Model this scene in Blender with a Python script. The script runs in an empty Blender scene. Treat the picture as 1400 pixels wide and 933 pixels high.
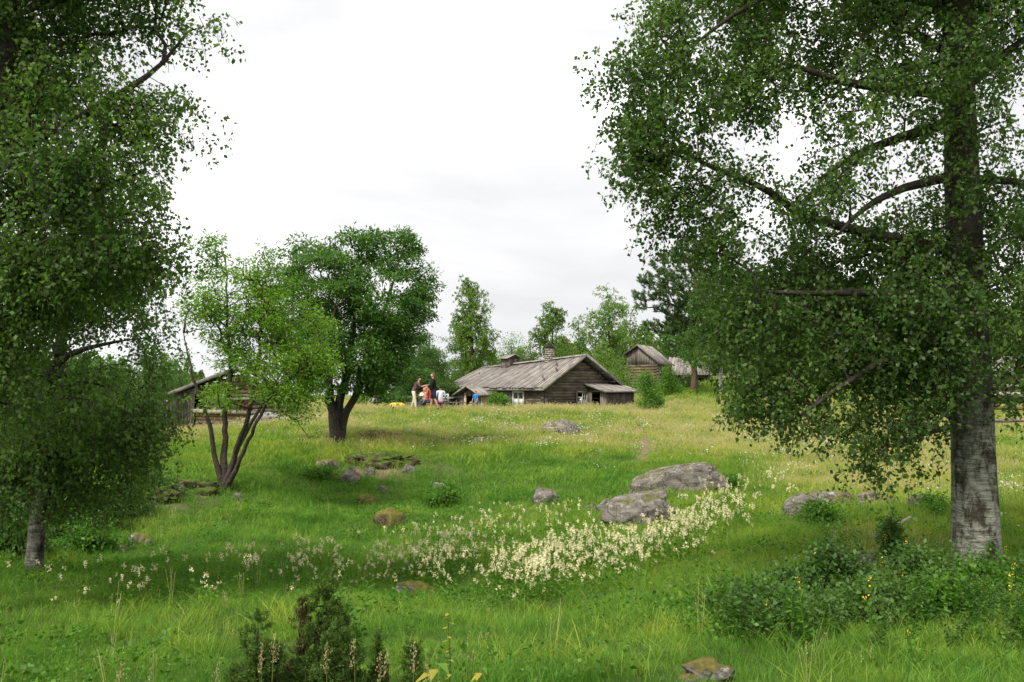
import bpy, bmesh, math, random, time
import numpy as np
from mathutils import Vector, Matrix, noise as mnoise
T0 = time.time()
random.seed(7); rng = np.random.default_rng(7)
SC = bpy.context.scene; COL = SC.collection

# ------------------------------------------------------------------ camera, sky, sun, exposure
FPX = 1361.0; CZ = 3.0; HOR = 540.0
PITCH = math.atan((HOR - 466.5) / FPX)
cam = bpy.data.cameras.new('camera'); camo = bpy.data.objects.new('camera', cam); COL.objects.link(camo)
camo.location = (0, 0, CZ); camo.rotation_euler = (math.pi / 2 + PITCH, 0, 0)
cam.sensor_width = 36.0; cam.lens = 36.0 * FPX / 1400.0; cam.clip_start = 0.1; cam.clip_end = 4000
SC.camera = camo
SUN_EL, SUN_AZ = 52.0, 215.0      # azimuth clockwise from +Y: the sun stands high behind the viewer's left shoulder
world = bpy.data.worlds.new('World'); SC.world = world; world.use_nodes = True
def build_world():
    nt = world.node_tree; N = nt.nodes; L = nt.links
    bg = N['Background']
    sky = N.new('ShaderNodeTexSky'); sky.sky_type = 'NISHITA'; sky.sun_disc = False
    sky.sun_elevation = math.radians(SUN_EL); sky.sun_rotation = math.radians(SUN_AZ)
    sc = N.new('ShaderNodeMix'); sc.data_type = 'RGBA'; sc.blend_type = 'MULTIPLY'; sc.inputs[0].default_value = 1
    L.new(sky.outputs[0], sc.inputs[6]); sc.inputs[7].default_value = (.08, .08, .08, 1)
    tc = N.new('ShaderNodeTexCoord'); mp = N.new('ShaderNodeMapping'); mp.inputs['Scale'].default_value = (1.0, 1.0, 2.6)
    L.new(tc.outputs['Generated'], mp.inputs[0])
    n1 = N.new('ShaderNodeTexNoise'); n1.inputs['Scale'].default_value = 2.3; n1.inputs['Detail'].default_value = 7
    n1.inputs['Roughness'].default_value = .52; n1.inputs['Distortion'].default_value = .35
    L.new(mp.outputs[0], n1.inputs['Vector'])
    r = N.new('ShaderNodeValToRGB'); L.new(n1.outputs[0], r.inputs[0])
    e = r.color_ramp.elements
    e[0].position = .34; e[0].color = (.33, .333, .345, 1); e[1].position = .62; e[1].color = (.66, .66, .66, 1)
    m = r.color_ramp.elements.new(.5); m.color = (.42, .42, .425, 1)
    n2 = N.new('ShaderNodeTexNoise'); n2.inputs['Scale'].default_value = 3.1; n2.inputs['Detail'].default_value = 5
    mp2 = N.new('ShaderNodeMapping'); mp2.inputs['Scale'].default_value = (1, 1, 2.2); mp2.inputs['Location'].default_value = (3.3, 1.2, .4)
    L.new(tc.outputs['Generated'], mp2.inputs[0]); L.new(mp2.outputs[0], n2.inputs['Vector'])
    r2 = N.new('ShaderNodeValToRGB'); L.new(n2.outputs[0], r2.inputs[0])
    r2.color_ramp.elements[0].position = .25; r2.color_ramp.elements[0].color = (0.6,) * 3 + (1,)
    r2.color_ramp.elements[1].position = .36; r2.color_ramp.elements[1].color = (1, 1, 1, 1)
    mix = N.new('ShaderNodeMix'); mix.data_type = 'RGBA'
    L.new(r2.outputs[0], mix.inputs[0]); L.new(sc.outputs[2], mix.inputs[6]); L.new(r.outputs[0], mix.inputs[7])
    L.new(mix.outputs[2], bg.inputs[0]); bg.inputs[1].default_value = 1.0
build_world()
sl = bpy.data.lights.new('sun', 'SUN'); so = bpy.data.objects.new('sun', sl); COL.objects.link(so)
sl.energy = 2.0; sl.angle = math.radians(14); sl.color = (1.0, .95, .86)
az = math.radians(SUN_AZ); el = math.radians(SUN_EL)
so.rotation_euler = Vector((-math.sin(az) * math.cos(el), -math.cos(az) * math.cos(el), -math.sin(el))).to_track_quat('-Z', 'Y').to_euler()
so.location = (-20, -30, 40)
SC.view_settings.view_transform = 'Standard'; SC.view_settings.look = 'None'
SC.view_settings.exposure = 1.27; SC.view_settings.gamma = 1.0
SC.render.resolution_x = 1024; SC.render.resolution_y = 682
SC.cycles.max_bounces = 8; SC.cycles.diffuse_bounces = 5; SC.cycles.transmission_bounces = 6; SC.cycles.transparent_max_bounces = 8

# ------------------------------------------------------------------ pixel -> place
cp, sp = math.cos(PITCH), math.sin(PITCH)
def at(px, py, Y):
    """the point of the place seen at photograph pixel (px, py), Y metres ahead"""
    a = (px - 700.0) / FPX; b = -(py - 466.5) / FPX
    dy = cp - b * sp; dz = sp + b * cp
    return Vector((a / dy * Y, Y, CZ + dz / dy * Y))
def to_px(X, Y, Z):
    zz = Z - CZ; d = Y * cp + zz * sp; v = -Y * sp + zz * cp
    return 700 + FPX * X / d, 466.5 - FPX * v / d

# ------------------------------------------------------------------ terrain
COLS = {
 -250: [(7, 925), (10, 860), (13, 800), (18, 740), (26, 680), (34, 630), (44, 590), (60, 570), (90, 556), (130, 548)],
 0:    [(7, 933), (10, 850), (12.5, 798), (16, 757), (20, 722), (26, 676), (32, 638), (38, 605), (46, 583), (60, 568), (90, 556), (130, 548)],
 200:  [(7, 935), (10, 852), (13, 803), (16, 768), (19.5, 735), (20.6, 712), (21.6, 678), (24, 660), (27, 640), (31, 615), (37, 595), (45, 588), (60, 568), (90, 555), (130, 548)],
 300:  [(7, 935), (10, 852), (13, 806), (16, 768), (19.5, 728), (22, 684), (23.5, 668), (27, 637), (31, 612), (37, 592), (45, 586), (60, 566), (90, 555), (130, 548)],
 460:  [(7, 935), (10, 852), (13, 808), (16, 770), (20, 733), (24, 699), (27.1, 664), (28.5, 622), (31, 606), (37, 585), (43, 567), (50, 559), (60, 561), (90, 556), (130, 548)],
 600:  [(7, 935), (10, 852), (13, 808), (17, 760), (21, 722), (25, 688), (27.7, 662), (29.5, 628), (34, 602), (40, 578), (46, 565), (50, 562), (60, 566), (90, 558), (130, 548)],
 760:  [(7, 935), (10, 850), (13, 803), (17, 752), (21, 711), (25, 676), (29, 638), (34, 603), (40, 578), (46, 563), (50, 559), (58, 562), (66, 564), (90, 558), (130, 545)],
 880:  [(7, 935), (10, 850), (13, 800), (17, 748), (21, 702), (25, 670), (29, 640), (34, 610), (40, 588), (47, 573), (54, 565), (62, 560), (72, 545), (90, 536), (130, 532)],
 990:  [(7, 935), (10, 848), (13, 795), (17, 738), (21, 700), (25, 670), (30, 636), (36, 606), (43, 584), (52, 566), (60, 546), (68, 534), (80, 524), (100, 520), (140, 519)],
 1120: [(7, 933), (10, 842), (13, 785), (17, 730), (21, 698), (25, 670), (30, 638), (36, 610), (43, 590), (52, 568), (62, 542), (72, 527), (85, 517), (100, 515), (140, 515)],
 1335: [(7, 930), (10, 840), (12.2, 792), (16, 735), (21, 695), (25, 668), (30, 638), (36, 612), (43, 590), (52, 570), (62, 546), (75, 530), (90, 521), (140, 518)],
 1600: [(7, 930), (10, 840), (12.2, 790), (16, 732), (21, 690), (25, 664), (30, 636), (36, 612), (43, 590), (52, 570), (62, 546), (75, 530), (90, 521), (140, 518)],
}
GD = np.exp(np.linspace(math.log(6.0), math.log(140.0), 150)); GU = np.linspace(-.75, .75, 121)
def _grid():
    ks = sorted(COLS); us = []; zs = []
    for k in ks:
        d = np.array([q[0] for q in COLS[k]], float); z = np.array([at(k, q[1], q[0]).z for q in COLS[k]])
        us.append((k - 700) / FPX); zs.append(np.interp(GD, d, z))
    zs = np.array(zs); g = np.array([np.interp(GU, us, zs[:, j]) for j in range(len(GD))])   # (D,U)
    for _ in range(5):
        p = np.pad(g, 1, mode='edge'); g = (p[:-2, 1:-1] + 2 * p[1:-1, 1:-1] + p[2:, 1:-1]) / 4
        p = np.pad(g, 1, mode='edge'); g = (p[1:-1, :-2] + 2 * p[1:-1, 1:-1] + p[1:-1, 2:]) / 4
    return g
GZ = _grid()
_perm = rng.random((64, 64))
def vnoise(x, y):
    """smooth value noise, 0..1, numpy arrays"""
    x = np.asarray(x, float); y = np.asarray(y, float)
    xi = np.floor(x).astype(int); yi = np.floor(y).astype(int); fx = x - xi; fy = y - yi
    fx = fx * fx * (3 - 2 * fx); fy = fy * fy * (3 - 2 * fy)
    a = _perm[xi % 64, yi % 64]; b = _perm[(xi + 1) % 64, yi % 64]; c = _perm[xi % 64, (yi + 1) % 64]; d = _perm[(xi + 1) % 64, (yi + 1) % 64]
    return (a * (1 - fx) + b * fx) * (1 - fy) + (c * (1 - fx) + d * fx) * fy
def H(X, Y):
    X = np.asarray(X, float); Y = np.asarray(Y, float)
    Yc = np.clip(Y, 6.0, 139.9); U = np.clip(X / np.maximum(Yc, 6.0), -.749, .749)
    fd = (np.log(Yc) - math.log(6.0)) / (math.log(140.0) - math.log(6.0)) * 149; i = np.clip(fd.astype(int), 0, 148); f = fd - i
    gu = (U + .75) / 1.5 * 120; j = np.clip(gu.astype(int), 0, 119); g = gu - j
    z = (GZ[i, j] * (1 - g) + GZ[i, j + 1] * g) * (1 - f) + (GZ[i + 1, j] * (1 - g) + GZ[i + 1, j + 1] * g) * f
    t = np.clip(Y / 6.0, 0, 1); t = t * t * (3 - 2 * t)
    z = z * t + (CZ - 1.62) * (1 - t)
    amp = np.clip((Y - 2) / 8, 0, 1) * np.clip((90 - Y) / 30, 0.25, 1)
    z = z + amp * ((vnoise(X * .45 + 5, Y * .45) - .5) * .22 + (vnoise(X * 1.5, Y * 1.5 + 9) - .5) * .13 + (vnoise(X * 3.7 + 3, Y * 3.7) - .5) * .05)
    return z
def gz(x, y): return float(H(np.array([x]), np.array([y]))[0])
def ray_ground(px, py):
    d0 = at(px, py, 1.0) - Vector((0, 0, CZ)); ys = np.linspace(6, 90, 900); hit = np.argmax(CZ + d0.z * ys < H(d0.x * ys, ys)); return float(ys[hit]) if hit else 60.0
def onground(px, Y, dz=0.0):
    p = at(px, 560, Y); return Vector((p.x, Y, gz(p.x, Y) + dz))

# ------------------------------------------------------------------ helpers
def mk_mesh(name, V, quads=None, tris=None, smooth=False):
    V = np.asarray(V, dtype=np.float32).reshape(-1, 3); me = bpy.data.meshes.new(name)
    nq = 0 if quads is None else len(quads); nt_ = 0 if tris is None else len(tris)
    me.vertices.add(len(V)); me.vertices.foreach_set('co', V.ravel())
    idx = []; st = []; tot = []
    if nq: idx.append(np.asarray(quads, np.int32).ravel()); st.append(np.arange(nq) * 4); tot.append(np.full(nq, 4))
    if nt_: idx.append(np.asarray(tris, np.int32).ravel()); st.append(np.arange(nt_) * 3 + nq * 4); tot.append(np.full(nt_, 3))
    idx = np.concatenate(idx); me.loops.add(len(idx)); me.loops.foreach_set('vertex_index', idx.astype(np.int32))
    me.polygons.add(nq + nt_); me.polygons.foreach_set('loop_start', np.concatenate(st).astype(np.int32))
    if smooth: me.polygons.foreach_set('use_smooth', np.ones(nq + nt_, bool))
    me.update(calc_edges=True); return me
def link(name, me, mat=None, parent=None, loc=None):
    o = bpy.data.objects.new(name, me); COL.objects.link(o)
    if mat is not None and me is not None and not me.materials: me.materials.append(mat)
    if parent is not None: o.parent = parent
    if loc is not None: o.location = loc
    return o
def tag(o, label=None, cat=None, group=None, kind=None):
    if label: o['label'] = label
    if cat: o['category'] = cat
    if group: o['group'] = group
    if kind: o['kind'] = kind
    return o
def empty(name, loc, rz=0.0):
    o = bpy.data.objects.new(name, None); COL.objects.link(o); o.location = loc; o.rotation_euler = (0, 0, rz); o.empty_display_size = .2
    return o
class MB:
    """collects verts and faces for one mesh"""
    def __init__(s): s.v = []; s.q = []; s.t = []; s.n = 0
    def add(s, V, q=None, t=None):
        V = np.asarray(V, float).reshape(-1, 3); s.v.append(V)
        if q is not None and len(q): s.q.append(np.asarray(q, int).reshape(-1, 4) + s.n)
        if t is not None and len(t): s.t.append(np.asarray(t, int).reshape(-1, 3) + s.n)
        s.n += len(V)
    def mesh(s, name, smooth=False):
        return mk_mesh(name, np.concatenate(s.v), np.concatenate(s.q) if s.q else None, np.concatenate(s.t) if s.t else None, smooth)
    def build(s, name, mat, parent=None, smooth=False, loc=None): return link(name, s.mesh(name, smooth), mat, parent, loc)
def tube(mb, P, R, sides=6, cap=True):
    P = np.asarray(P, float); R = np.asarray(R, float); n = len(P)
    T = np.gradient(P, axis=0); T /= np.linalg.norm(T, axis=1)[:, None] + 1e-9
    ref = np.array([0.3, .9, .1]) if abs(T[0][2]) > .8 else np.array([0, 0, 1.0])
    A = np.cross(T, ref); A /= np.linalg.norm(A, axis=1)[:, None] + 1e-9; B = np.cross(T, A)
    th = np.linspace(0, 2 * math.pi, sides, endpoint=False)
    V = P[:, None, :] + R[:, None, None] * (A[:, None, :] * np.cos(th)[None, :, None] + B[:, None, :] * np.sin(th)[None, :, None])
    i = np.arange(n - 1)[:, None] * sides; j = np.arange(sides)[None, :]; k = (j + 1) % sides
    q = np.stack([i + j, i + k, i + k + sides, i + j + sides], -1).reshape(-1, 4)
    V = V.reshape(-1, 3); t = []
    if cap:
        V = np.vstack([V, P[-1] + T[-1] * R[-1], P[0]]); m = len(V) - 2; b = (n - 1) * sides
        t = [(b + a, b + (a + 1) % sides, m) for a in range(sides)] + [((a + 1) % sides, a, m + 1) for a in range(sides)]
    mb.add(V, q, t)
def box(mb, x0, x1, y0, y1, z0, z1):
    V = [(x0, y0, z0), (x1, y0, z0), (x1, y1, z0), (x0, y1, z0), (x0, y0, z1), (x1, y0, z1), (x1, y1, z1), (x0, y1, z1)]
    mb.add(V, [(0, 3, 2, 1), (4, 5, 6, 7), (0, 1, 5, 4), (1, 2, 6, 5), (2, 3, 7, 6), (3, 0, 4, 7)])
def frame(p0, p1, nrm):
    x = (Vector(p1) - Vector(p0)); L = x.length; x.normalize(); z = Vector(nrm); z = (z - x * z.dot(x)).normalized(); y = z.cross(x)
    return Matrix(((x.x, y.x, z.x, p0[0]), (x.y, y.y, z.y, p0[1]), (x.z, y.z, z.z, p0[2]), (0, 0, 0, 1))), L
def board(name, p0, p1, w, th, nrm, mat, parent, warp=.0, taper=1.0):
    """a plank from p0 to p1, w wide, th thick, its broad face towards nrm"""
    M, L = frame(p0, p1, nrm); V = []; q = []
    xs = [0, L * .5, L] if warp else [0, L]
    for k, x in enumerate(xs):
        ww = w / 2 * (1 + (taper - 1) * x / L); dz = warp * random.uniform(-1, 1); dy = warp * .5 * random.uniform(-1, 1)
        for (sy, sz) in ((-1, -1), (1, -1), (1, 1), (-1, 1)): V.append((x, sy * ww + dy, sz * th / 2 + dz))
    for k in range(len(xs) - 1):
        a = k * 4
        for c in range(4): q.append((a + c, a + (c + 1) % 4, a + 4 + (c + 1) % 4, a + 4 + c))
    e = (len(xs) - 1) * 4; q.append((0, 3, 2, 1)); q.append((e, e + 1, e + 2, e + 3))
    q = [(f[0], f[1], f[2], f[3]) for f in q]
    o = link(name, mk_mesh(name, V, q), mat, parent); o.matrix_local = M; return o
def log(name, p0, p1, r, mat, parent, flat=.8, sides=8):
    """a hewn log from p0 to p1: flattened round section, slightly crooked"""
    M, L = frame(p0, p1, (0, 0, 1)); V = []; q = []; t = []; n = 4
    for k in range(n):
        rr = r * random.uniform(.93, 1.05); oy = random.uniform(-1, 1) * r * .08; oz = random.uniform(-1, 1) * r * .06
        for s in range(sides):
            a = 2 * math.pi * (s + .5) / sides; V.append((L * k / (n - 1), oy + math.cos(a) * rr * flat, oz + math.sin(a) * rr * 1.04))
    for k in range(n - 1):
        for s in range(sides): q.append((k * sides + s, k * sides + (s + 1) % sides, (k + 1) * sides + (s + 1) % sides, (k + 1) * sides + s))
    V += [(0, 0, 0), (L, 0, 0)]; b = (n - 1) * sides
    for s in range(sides): t += [((s + 1) % sides, s, len(V) - 2), (b + s, b + (s + 1) % sides, len(V) - 1)]
    o = link(name, mk_mesh(name, V, q, t), mat, parent); o.matrix_local = M; return o

# ------------------------------------------------------------------ materials
def new_mat(name):
    m = bpy.data.materials.new(name); m.use_nodes = True; nt = m.node_tree
    for n in list(nt.nodes):
        if n.type != 'OUTPUT_MATERIAL': nt.nodes.remove(n)
    return m, nt.nodes, nt.links, [n for n in nt.nodes if n.type == 'OUTPUT_MATERIAL'][0]
def ramp(N, stops):
    r = N.new('ShaderNodeValToRGB'); e = r.color_ramp.elements
    e[0].position = stops[0][0]; e[0].color = tuple(stops[0][1]) + (1,); e[1].position = stops[-1][0]; e[1].color = tuple(stops[-1][1]) + (1,)
    for p, c in stops[1:-1]: x = e.new(p); x.color = tuple(c) + (1,)
    return r
def mixc(N, L, fac, a, b, mode='MIX'):
    m = N.new('ShaderNodeMix'); m.data_type = 'RGBA'; m.blend_type = mode
    for s, v in ((0, fac), (6, a), (7, b)):
        if isinstance(v, (int, float)): m.inputs[s].default_value = v
        elif isinstance(v, tuple): m.inputs[s].default_value = v + (1,)
        else: L.new(v, m.inputs[s])
    return m.outputs[2]
def noise_n(N, L, vec, scale, detail=4, rough=.55, mscale=None, dist=0):
    if mscale is not None:
        mp = N.new('ShaderNodeMapping'); mp.inputs['Scale'].default_value = mscale; L.new(vec, mp.inputs[0]); vec = mp.outputs[0]
    n = N.new('ShaderNodeTexNoise'); n.inputs['Scale'].default_value = scale; n.inputs['Detail'].default_value = detail
    n.inputs['Roughness'].default_value = rough; n.inputs['Distortion'].default_value = dist; L.new(vec, n.inputs['Vector']); return n.outputs[0]
def leaf_mat(name, c0, c1, c2, trans=.35, nscale=.7, gloss=.35, spots=None):
    """foliage: each leaf its own tint between c0 and c2, clumps vary with a slow noise"""
    m, N, L, out = new_mat(name); g = N.new('ShaderNodeNewGeometry')
    r = ramp(N, [(0, c0), (.55, c1), (1, c2)]); L.new(g.outputs['Random Per Island'], r.inputs[0])
    n = noise_n(N, L, g.outputs['Position'], nscale, 2)
    r2 = ramp(N, [(.35, (.74, .8, .75)), (.65, (1.2, 1.15, 1.1))]); L.new(n, r2.inputs[0])
    c = mixc(N, L, 1.0, r.outputs[0], r2.outputs[0], 'MULTIPLY')
    p = N.new('ShaderNodeBsdfPrincipled'); L.new(c, p.inputs['Base Color']); p.inputs['Roughness'].default_value = .48; p.inputs['Specular IOR Level'].default_value = gloss
    t = N.new('ShaderNodeBsdfTranslucent'); tcol = mixc(N, L, 1.0, c, (1.25, 1.45, .6), 'MULTIPLY'); L.new(tcol, t.inputs[0])
    ms = N.new('ShaderNodeMixShader'); ms.inputs[0].default_value = trans; L.new(p.outputs[0], ms.inputs[1]); L.new(t.outputs[0], ms.inputs[2]); L.new(ms.outputs[0], out.inputs[0])
    return m
def wood_mat(name, stops, along=(.6, 9, 9), bump=.5, tint=.35, sc=3.0):
    """weathered timber, grain along the piece's own X axis, each piece its own tone"""
    m, N, L, out = new_mat(name); tc = N.new('ShaderNodeTexCoord'); oi = N.new('ShaderNodeObjectInfo')
    va = N.new('ShaderNodeVectorMath'); va.operation = 'ADD'; L.new(tc.outputs['Object'], va.inputs[0])
    vm = N.new('ShaderNodeVectorMath'); vm.operation = 'SCALE'; vm.inputs[3].default_value = 13.0
    cb = N.new('ShaderNodeCombineXYZ'); L.new(oi.outputs['Random'], cb.inputs[0]); L.new(oi.outputs['Random'], cb.inputs[1]); L.new(cb.outputs[0], vm.inputs[0]); L.new(vm.outputs[0], va.inputs[1])
    n = noise_n(N, L, va.outputs[0], sc, 7, .65, along, .6); r = ramp(N, stops); L.new(n, r.inputs[0])
    n2 = noise_n(N, L, va.outputs[0], 1.3, 3, .5); 
    r3 = ramp(N, [(0, (1 - tint,) * 3), (.5, (1, .98, .95)), (1, (1 + tint, 1 + tint * .85, 1 + tint * .6))]); L.new(oi.outputs['Random'], r3.inputs[0])
    c = mixc(N, L, 1.0, r.outputs[0], r3.outputs[0], 'MULTIPLY')
    r4 = ramp(N, [(.35, (.65, .62, .6)), (.6, (1.1, 1.1, 1.1))]); L.new(n2, r4.inputs[0]); c = mixc(N, L, 1.0, c, r4.outputs[0], 'MULTIPLY')
    p = N.new('ShaderNodeBsdfPrincipled'); L.new(c, p.inputs['Base Color']); p.inputs['Roughness'].default_value = .85; p.inputs['Specular IOR Level'].default_value = .2
    b = N.new('ShaderNodeBump'); b.inputs['Strength'].default_value = bump; b.inputs['Distance'].default_value = .02; L.new(n, b.inputs['Height']); L.new(b.outputs[0], p.inputs['Normal'])
    L.new(p.outputs[0], out.inputs[0]); return m
def plain_mat(name, c, rough=.7, var=.15, scale=8.0, bump=0.0, spec=.3):
    m, N, L, out = new_mat(name); g = N.new('ShaderNodeTexCoord'); n = noise_n(N, L, g.outputs['Object'], scale, 4)
    r = ramp(N, [(.3, tuple(x * (1 - var) for x in c)), (.7, tuple(min(1, x * (1 + var)) for x in c))]); L.new(n, r.inputs[0])
    p = N.new('ShaderNodeBsdfPrincipled'); L.new(r.outputs[0], p.inputs['Base Color']); p.inputs['Roughness'].default_value = rough; p.inputs['Specular IOR Level'].default_value = spec
    if bump:
        b = N.new('ShaderNodeBump'); b.inputs['Strength'].default_value = bump; b.inputs['Distance'].default_value = .03; L.new(n, b.inputs['Height']); L.new(b.outputs[0], p.inputs['Normal'])
    L.new(p.outputs[0], out.inputs[0]); return m
def birch_mat(name, dark=.5, hi=(.42, .40, .36), mid=(.22, .21, .19), lo=(.035, .03, .026), sc=1.0, lichen_shade_above=None):
    m, N, L, out = new_mat(name); tc = N.new('ShaderNodeTexCoord'); v = tc.outputs['Object']
    n1 = noise_n(N, L, v, 3.4 * sc, 9, .8, (1, 1, 5.5), .25); r1 = ramp(N, [(.37, lo), (.46, mid), (.58, hi)]); L.new(n1, r1.inputs[0])
    n2 = noise_n(N, L, v, 2.6 * sc, 8, .75, (1, 1, .5), .3); r2 = ramp(N, [(dark - .05, (1, 1, 1)), (dark + .05, (.22, .19, .16))]); L.new(n2, r2.inputs[0])
    c = mixc(N, L, 1.0, r1.outputs[0], r2.outputs[0], 'MULTIPLY')
    n3 = noise_n(N, L, v, 9 * sc, 4, .6); r3 = ramp(N, [(.4, (1, 1, 1)), (.68, (.72, .86, .62))]); L.new(n3, r3.inputs[0]); c = mixc(N, L, .7, c, mixc(N, L, 1.0, c, r3.outputs[0], 'MULTIPLY'))
    if lichen_shade_above is not None:      # pale bark low down; dark lichen and crown shade painted in higher up
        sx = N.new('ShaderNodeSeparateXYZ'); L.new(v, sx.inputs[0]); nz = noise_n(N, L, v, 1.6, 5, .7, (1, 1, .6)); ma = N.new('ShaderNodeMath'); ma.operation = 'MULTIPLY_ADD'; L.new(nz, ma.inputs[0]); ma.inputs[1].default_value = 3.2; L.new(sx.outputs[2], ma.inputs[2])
        rz_ = N.new('ShaderNodeMapRange'); L.new(ma.outputs[0], rz_.inputs[0]); rz_.inputs[1].default_value = lichen_shade_above + 1.2; rz_.inputs[2].default_value = lichen_shade_above + 2.2; rc = ramp(N, [(.35, (.03, .024, .019)), (.55, (.075, .062, .05)), (.75, (.19, .175, .15))]); L.new(n1, rc.inputs[0]); c = mixc(N, L, rz_.outputs[0], c, rc.outputs[0])
    n4 = noise_n(N, L, v, 5 * sc, 7, .7, (1.4, 1.4, 9), .3)
    p = N.new('ShaderNodeBsdfPrincipled'); L.new(c, p.inputs['Base Color']); p.inputs['Roughness'].default_value = .8; p.inputs['Specular IOR Level'].default_value = .2
    b = N.new('ShaderNodeBump'); b.inputs['Strength'].default_value = .9; b.inputs['Distance'].default_value = .035
    ad = N.new('ShaderNodeMath'); ad.operation = 'SUBTRACT'; L.new(n4, ad.inputs[0]); L.new(n2, ad.inputs[1]); L.new(ad.outputs[0], b.inputs['Height'])
    L.new(b.outputs[0], p.inputs['Normal']); L.new(p.outputs[0], out.inputs[0]); return m
def rock_mat(name, base, moss=None, mossamt=.55, lichen=(.5, .5, .47)):
    m, N, L, out = new_mat(name); tc = N.new('ShaderNodeTexCoord'); v = tc.outputs['Object']; g = N.new('ShaderNodeNewGeometry')
    n1 = noise_n(N, L, v, 3, 9, .75, (1, 1, 2.2), .4); r1 = ramp(N, [(.34, tuple(x * .22 for x in base)), (.5, base), (.7, tuple(x * 1.5 for x in base))]); L.new(n1, r1.inputs[0])
    n2 = noise_n(N, L, v, 7, 6, .7); r2 = ramp(N, [(.56, (0, 0, 0)), (.64, (1, 1, 1))]); L.new(n2, r2.inputs[0]); c = mixc(N, L, r2.outputs[0], r1.outputs[0], lichen)
    w = N.new('ShaderNodeTexVoronoi'); w.feature = 'DISTANCE_TO_EDGE'; w.inputs['Scale'].default_value = 1.7
    dv = N.new('ShaderNodeVectorMath'); dv.operation = 'ADD'; L.new(v, dv.inputs[0]); nn = N.new('ShaderNodeTexNoise'); nn.inputs['Scale'].default_value = 2.5; L.new(v, nn.inputs['Vector']); L.new(nn.outputs[1], dv.inputs[1]); L.new(dv.outputs[0], w.inputs['Vector'])
    r4 = ramp(N, [(.0, (.2, .18, .16)), (.03, (1, 1, 1))]); L.new(w.outputs[0], r4.inputs[0]); c = mixc(N, L, .9, c, mixc(N, L, 1.0, c, r4.outputs[0], 'MULTIPLY'))
    if moss:
        sx = N.new('ShaderNodeSeparateXYZ'); L.new(g.outputs['Normal'], sx.inputs[0]); n3 = noise_n(N, L, v, 2.3, 6, .65)
        ma = N.new('ShaderNodeMath'); ma.operation = 'MULTIPLY_ADD'; L.new(sx.outputs[2], ma.inputs[0]); ma.inputs[1].default_value = .35; L.new(n3, ma.inputs[2])
        r3 = ramp(N, [(1 - mossamt + .15, (0, 0, 0)), (1 - mossamt + .25, (1, 1, 1))]); L.new(ma.outputs[0], r3.inputs[0])
        n5 = noise_n(N, L, v, 14, 5, .7); r5 = ramp(N, [(.35, tuple(x * .5 for x in moss)), (.65, tuple(x * 1.3 for x in moss))]); L.new(n5, r5.inputs[0])
        c = mixc(N, L, r3.outputs[0], c, r5.outputs[0])
    p = N.new('ShaderNodeBsdfPrincipled'); L.new(c, p.inputs['Base Color']); p.inputs['Roughness'].default_value = .9; p.inputs['Specular IOR Level'].default_value = .2
    b = N.new('ShaderNodeBump'); b.inputs['Strength'].default_value = .8; b.inputs['Distance'].default_value = .12; L.new(n1, b.inputs['Height']); L.new(b.outputs[0], p.inputs['Normal'])
    L.new(p.outputs[0], out.inputs[0]); return m

M = {}
M['log'] = wood_mat('weathered_log', [(.25, (.028, .023, .019)), (.45, (.1, .083, .068)), (.6, (.18, .153, .13)), (.78, (.3, .255, .21))], tint=.35)
M['log_warm'] = wood_mat('warm_log', [(.25, (.05, .032, .02)), (.5, (.2, .13, .075)), (.75, (.38, .26, .15))], tint=.3)
M['log_pale'] = wood_mat('pale_log', [(.25, (.13, .11, .09)), (.5, (.36, .33, .28)), (.75, (.5, .47, .42))], tint=.2)
M['board'] = wood_mat('grey_board', [(.25, (.05, .045, .04)), (.5, (.17, .15, .135)), (.75, (.3, .27, .25))], tint=.35)
M['board_dark'] = wood_mat('dark_board', [(.25, (.025, .022, .02)), (.5, (.1, .088, .08)), (.75, (.19, .17, .155))], tint=.35)
M['shingle'] = wood_mat('roof_board', [(.22, (.08, .074, .068)), (.45, (.235, .22, .205)), (.6, (.345, .325, .305)), (.8, (.47, .45, .425))], along=(.8, 7, 7), tint=.24)
M['plank_new'] = wood_mat('fresh_plank', [(.25, (.35, .24, .12)), (.5, (.55, .42, .24)), (.75, (.68, .55, .35))], tint=.12)
M['red_board'] = wood_mat('red_board', [(.25, (.04, .012, .01)), (.5, (.12, .035, .028)), (.75, (.2, .07, .05))], tint=.15)
M['white_paint'] = plain_mat('old_white_paint', (.62, .61, .57), .6, .15, 12)
M['chimney_stone'] = rock_mat('chimney_stone', (.3, .26, .22), None)
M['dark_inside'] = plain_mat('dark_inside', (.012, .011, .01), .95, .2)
def glass():
    m, N, L, out = new_mat('window_glass'); p = N.new('ShaderNodeBsdfPrincipled'); p.inputs['Base Color'].default_value = (.05, .06, .07, 1)
    p.inputs['Roughness'].default_value = .06; p.inputs['Specular IOR Level'].default_value = .7; L.new(p.outputs[0], out.inputs[0]); return m
M['glass'] = glass()
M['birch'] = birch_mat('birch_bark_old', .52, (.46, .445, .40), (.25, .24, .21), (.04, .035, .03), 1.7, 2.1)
M['birch_white'] = birch_mat('birch_bark_white', .6, (.6, .58, .54), (.38, .36, .33), (.05, .045, .04), 1.0)
M['birch_dark'] = birch_mat('birch_bark_grey', .5, (.3, .28, .25), (.13, .12, .11), (.03, .026, .022), 1.0)
M['bark'] = plain_mat('dark_bark', (.045, .036, .029), .9, .5, 14, .8)
M['bark_grey'] = plain_mat('grey_bark', (.05, .039, .03), .9, .5, 16, .8)
M['bark_pine'] = plain_mat('pine_bark', (.12, .07, .045), .9, .45, 9, .8)
M['lf_birch'] = leaf_mat('birch_leaf', (.048, .09, .022), (.08, .145, .032), (.145, .24, .055), .5)
M['lf_birch_l'] = leaf_mat('birch_leaf_left', (.07, .125, .03), (.11, .19, .044), (.17, .275, .068), .52)
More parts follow.
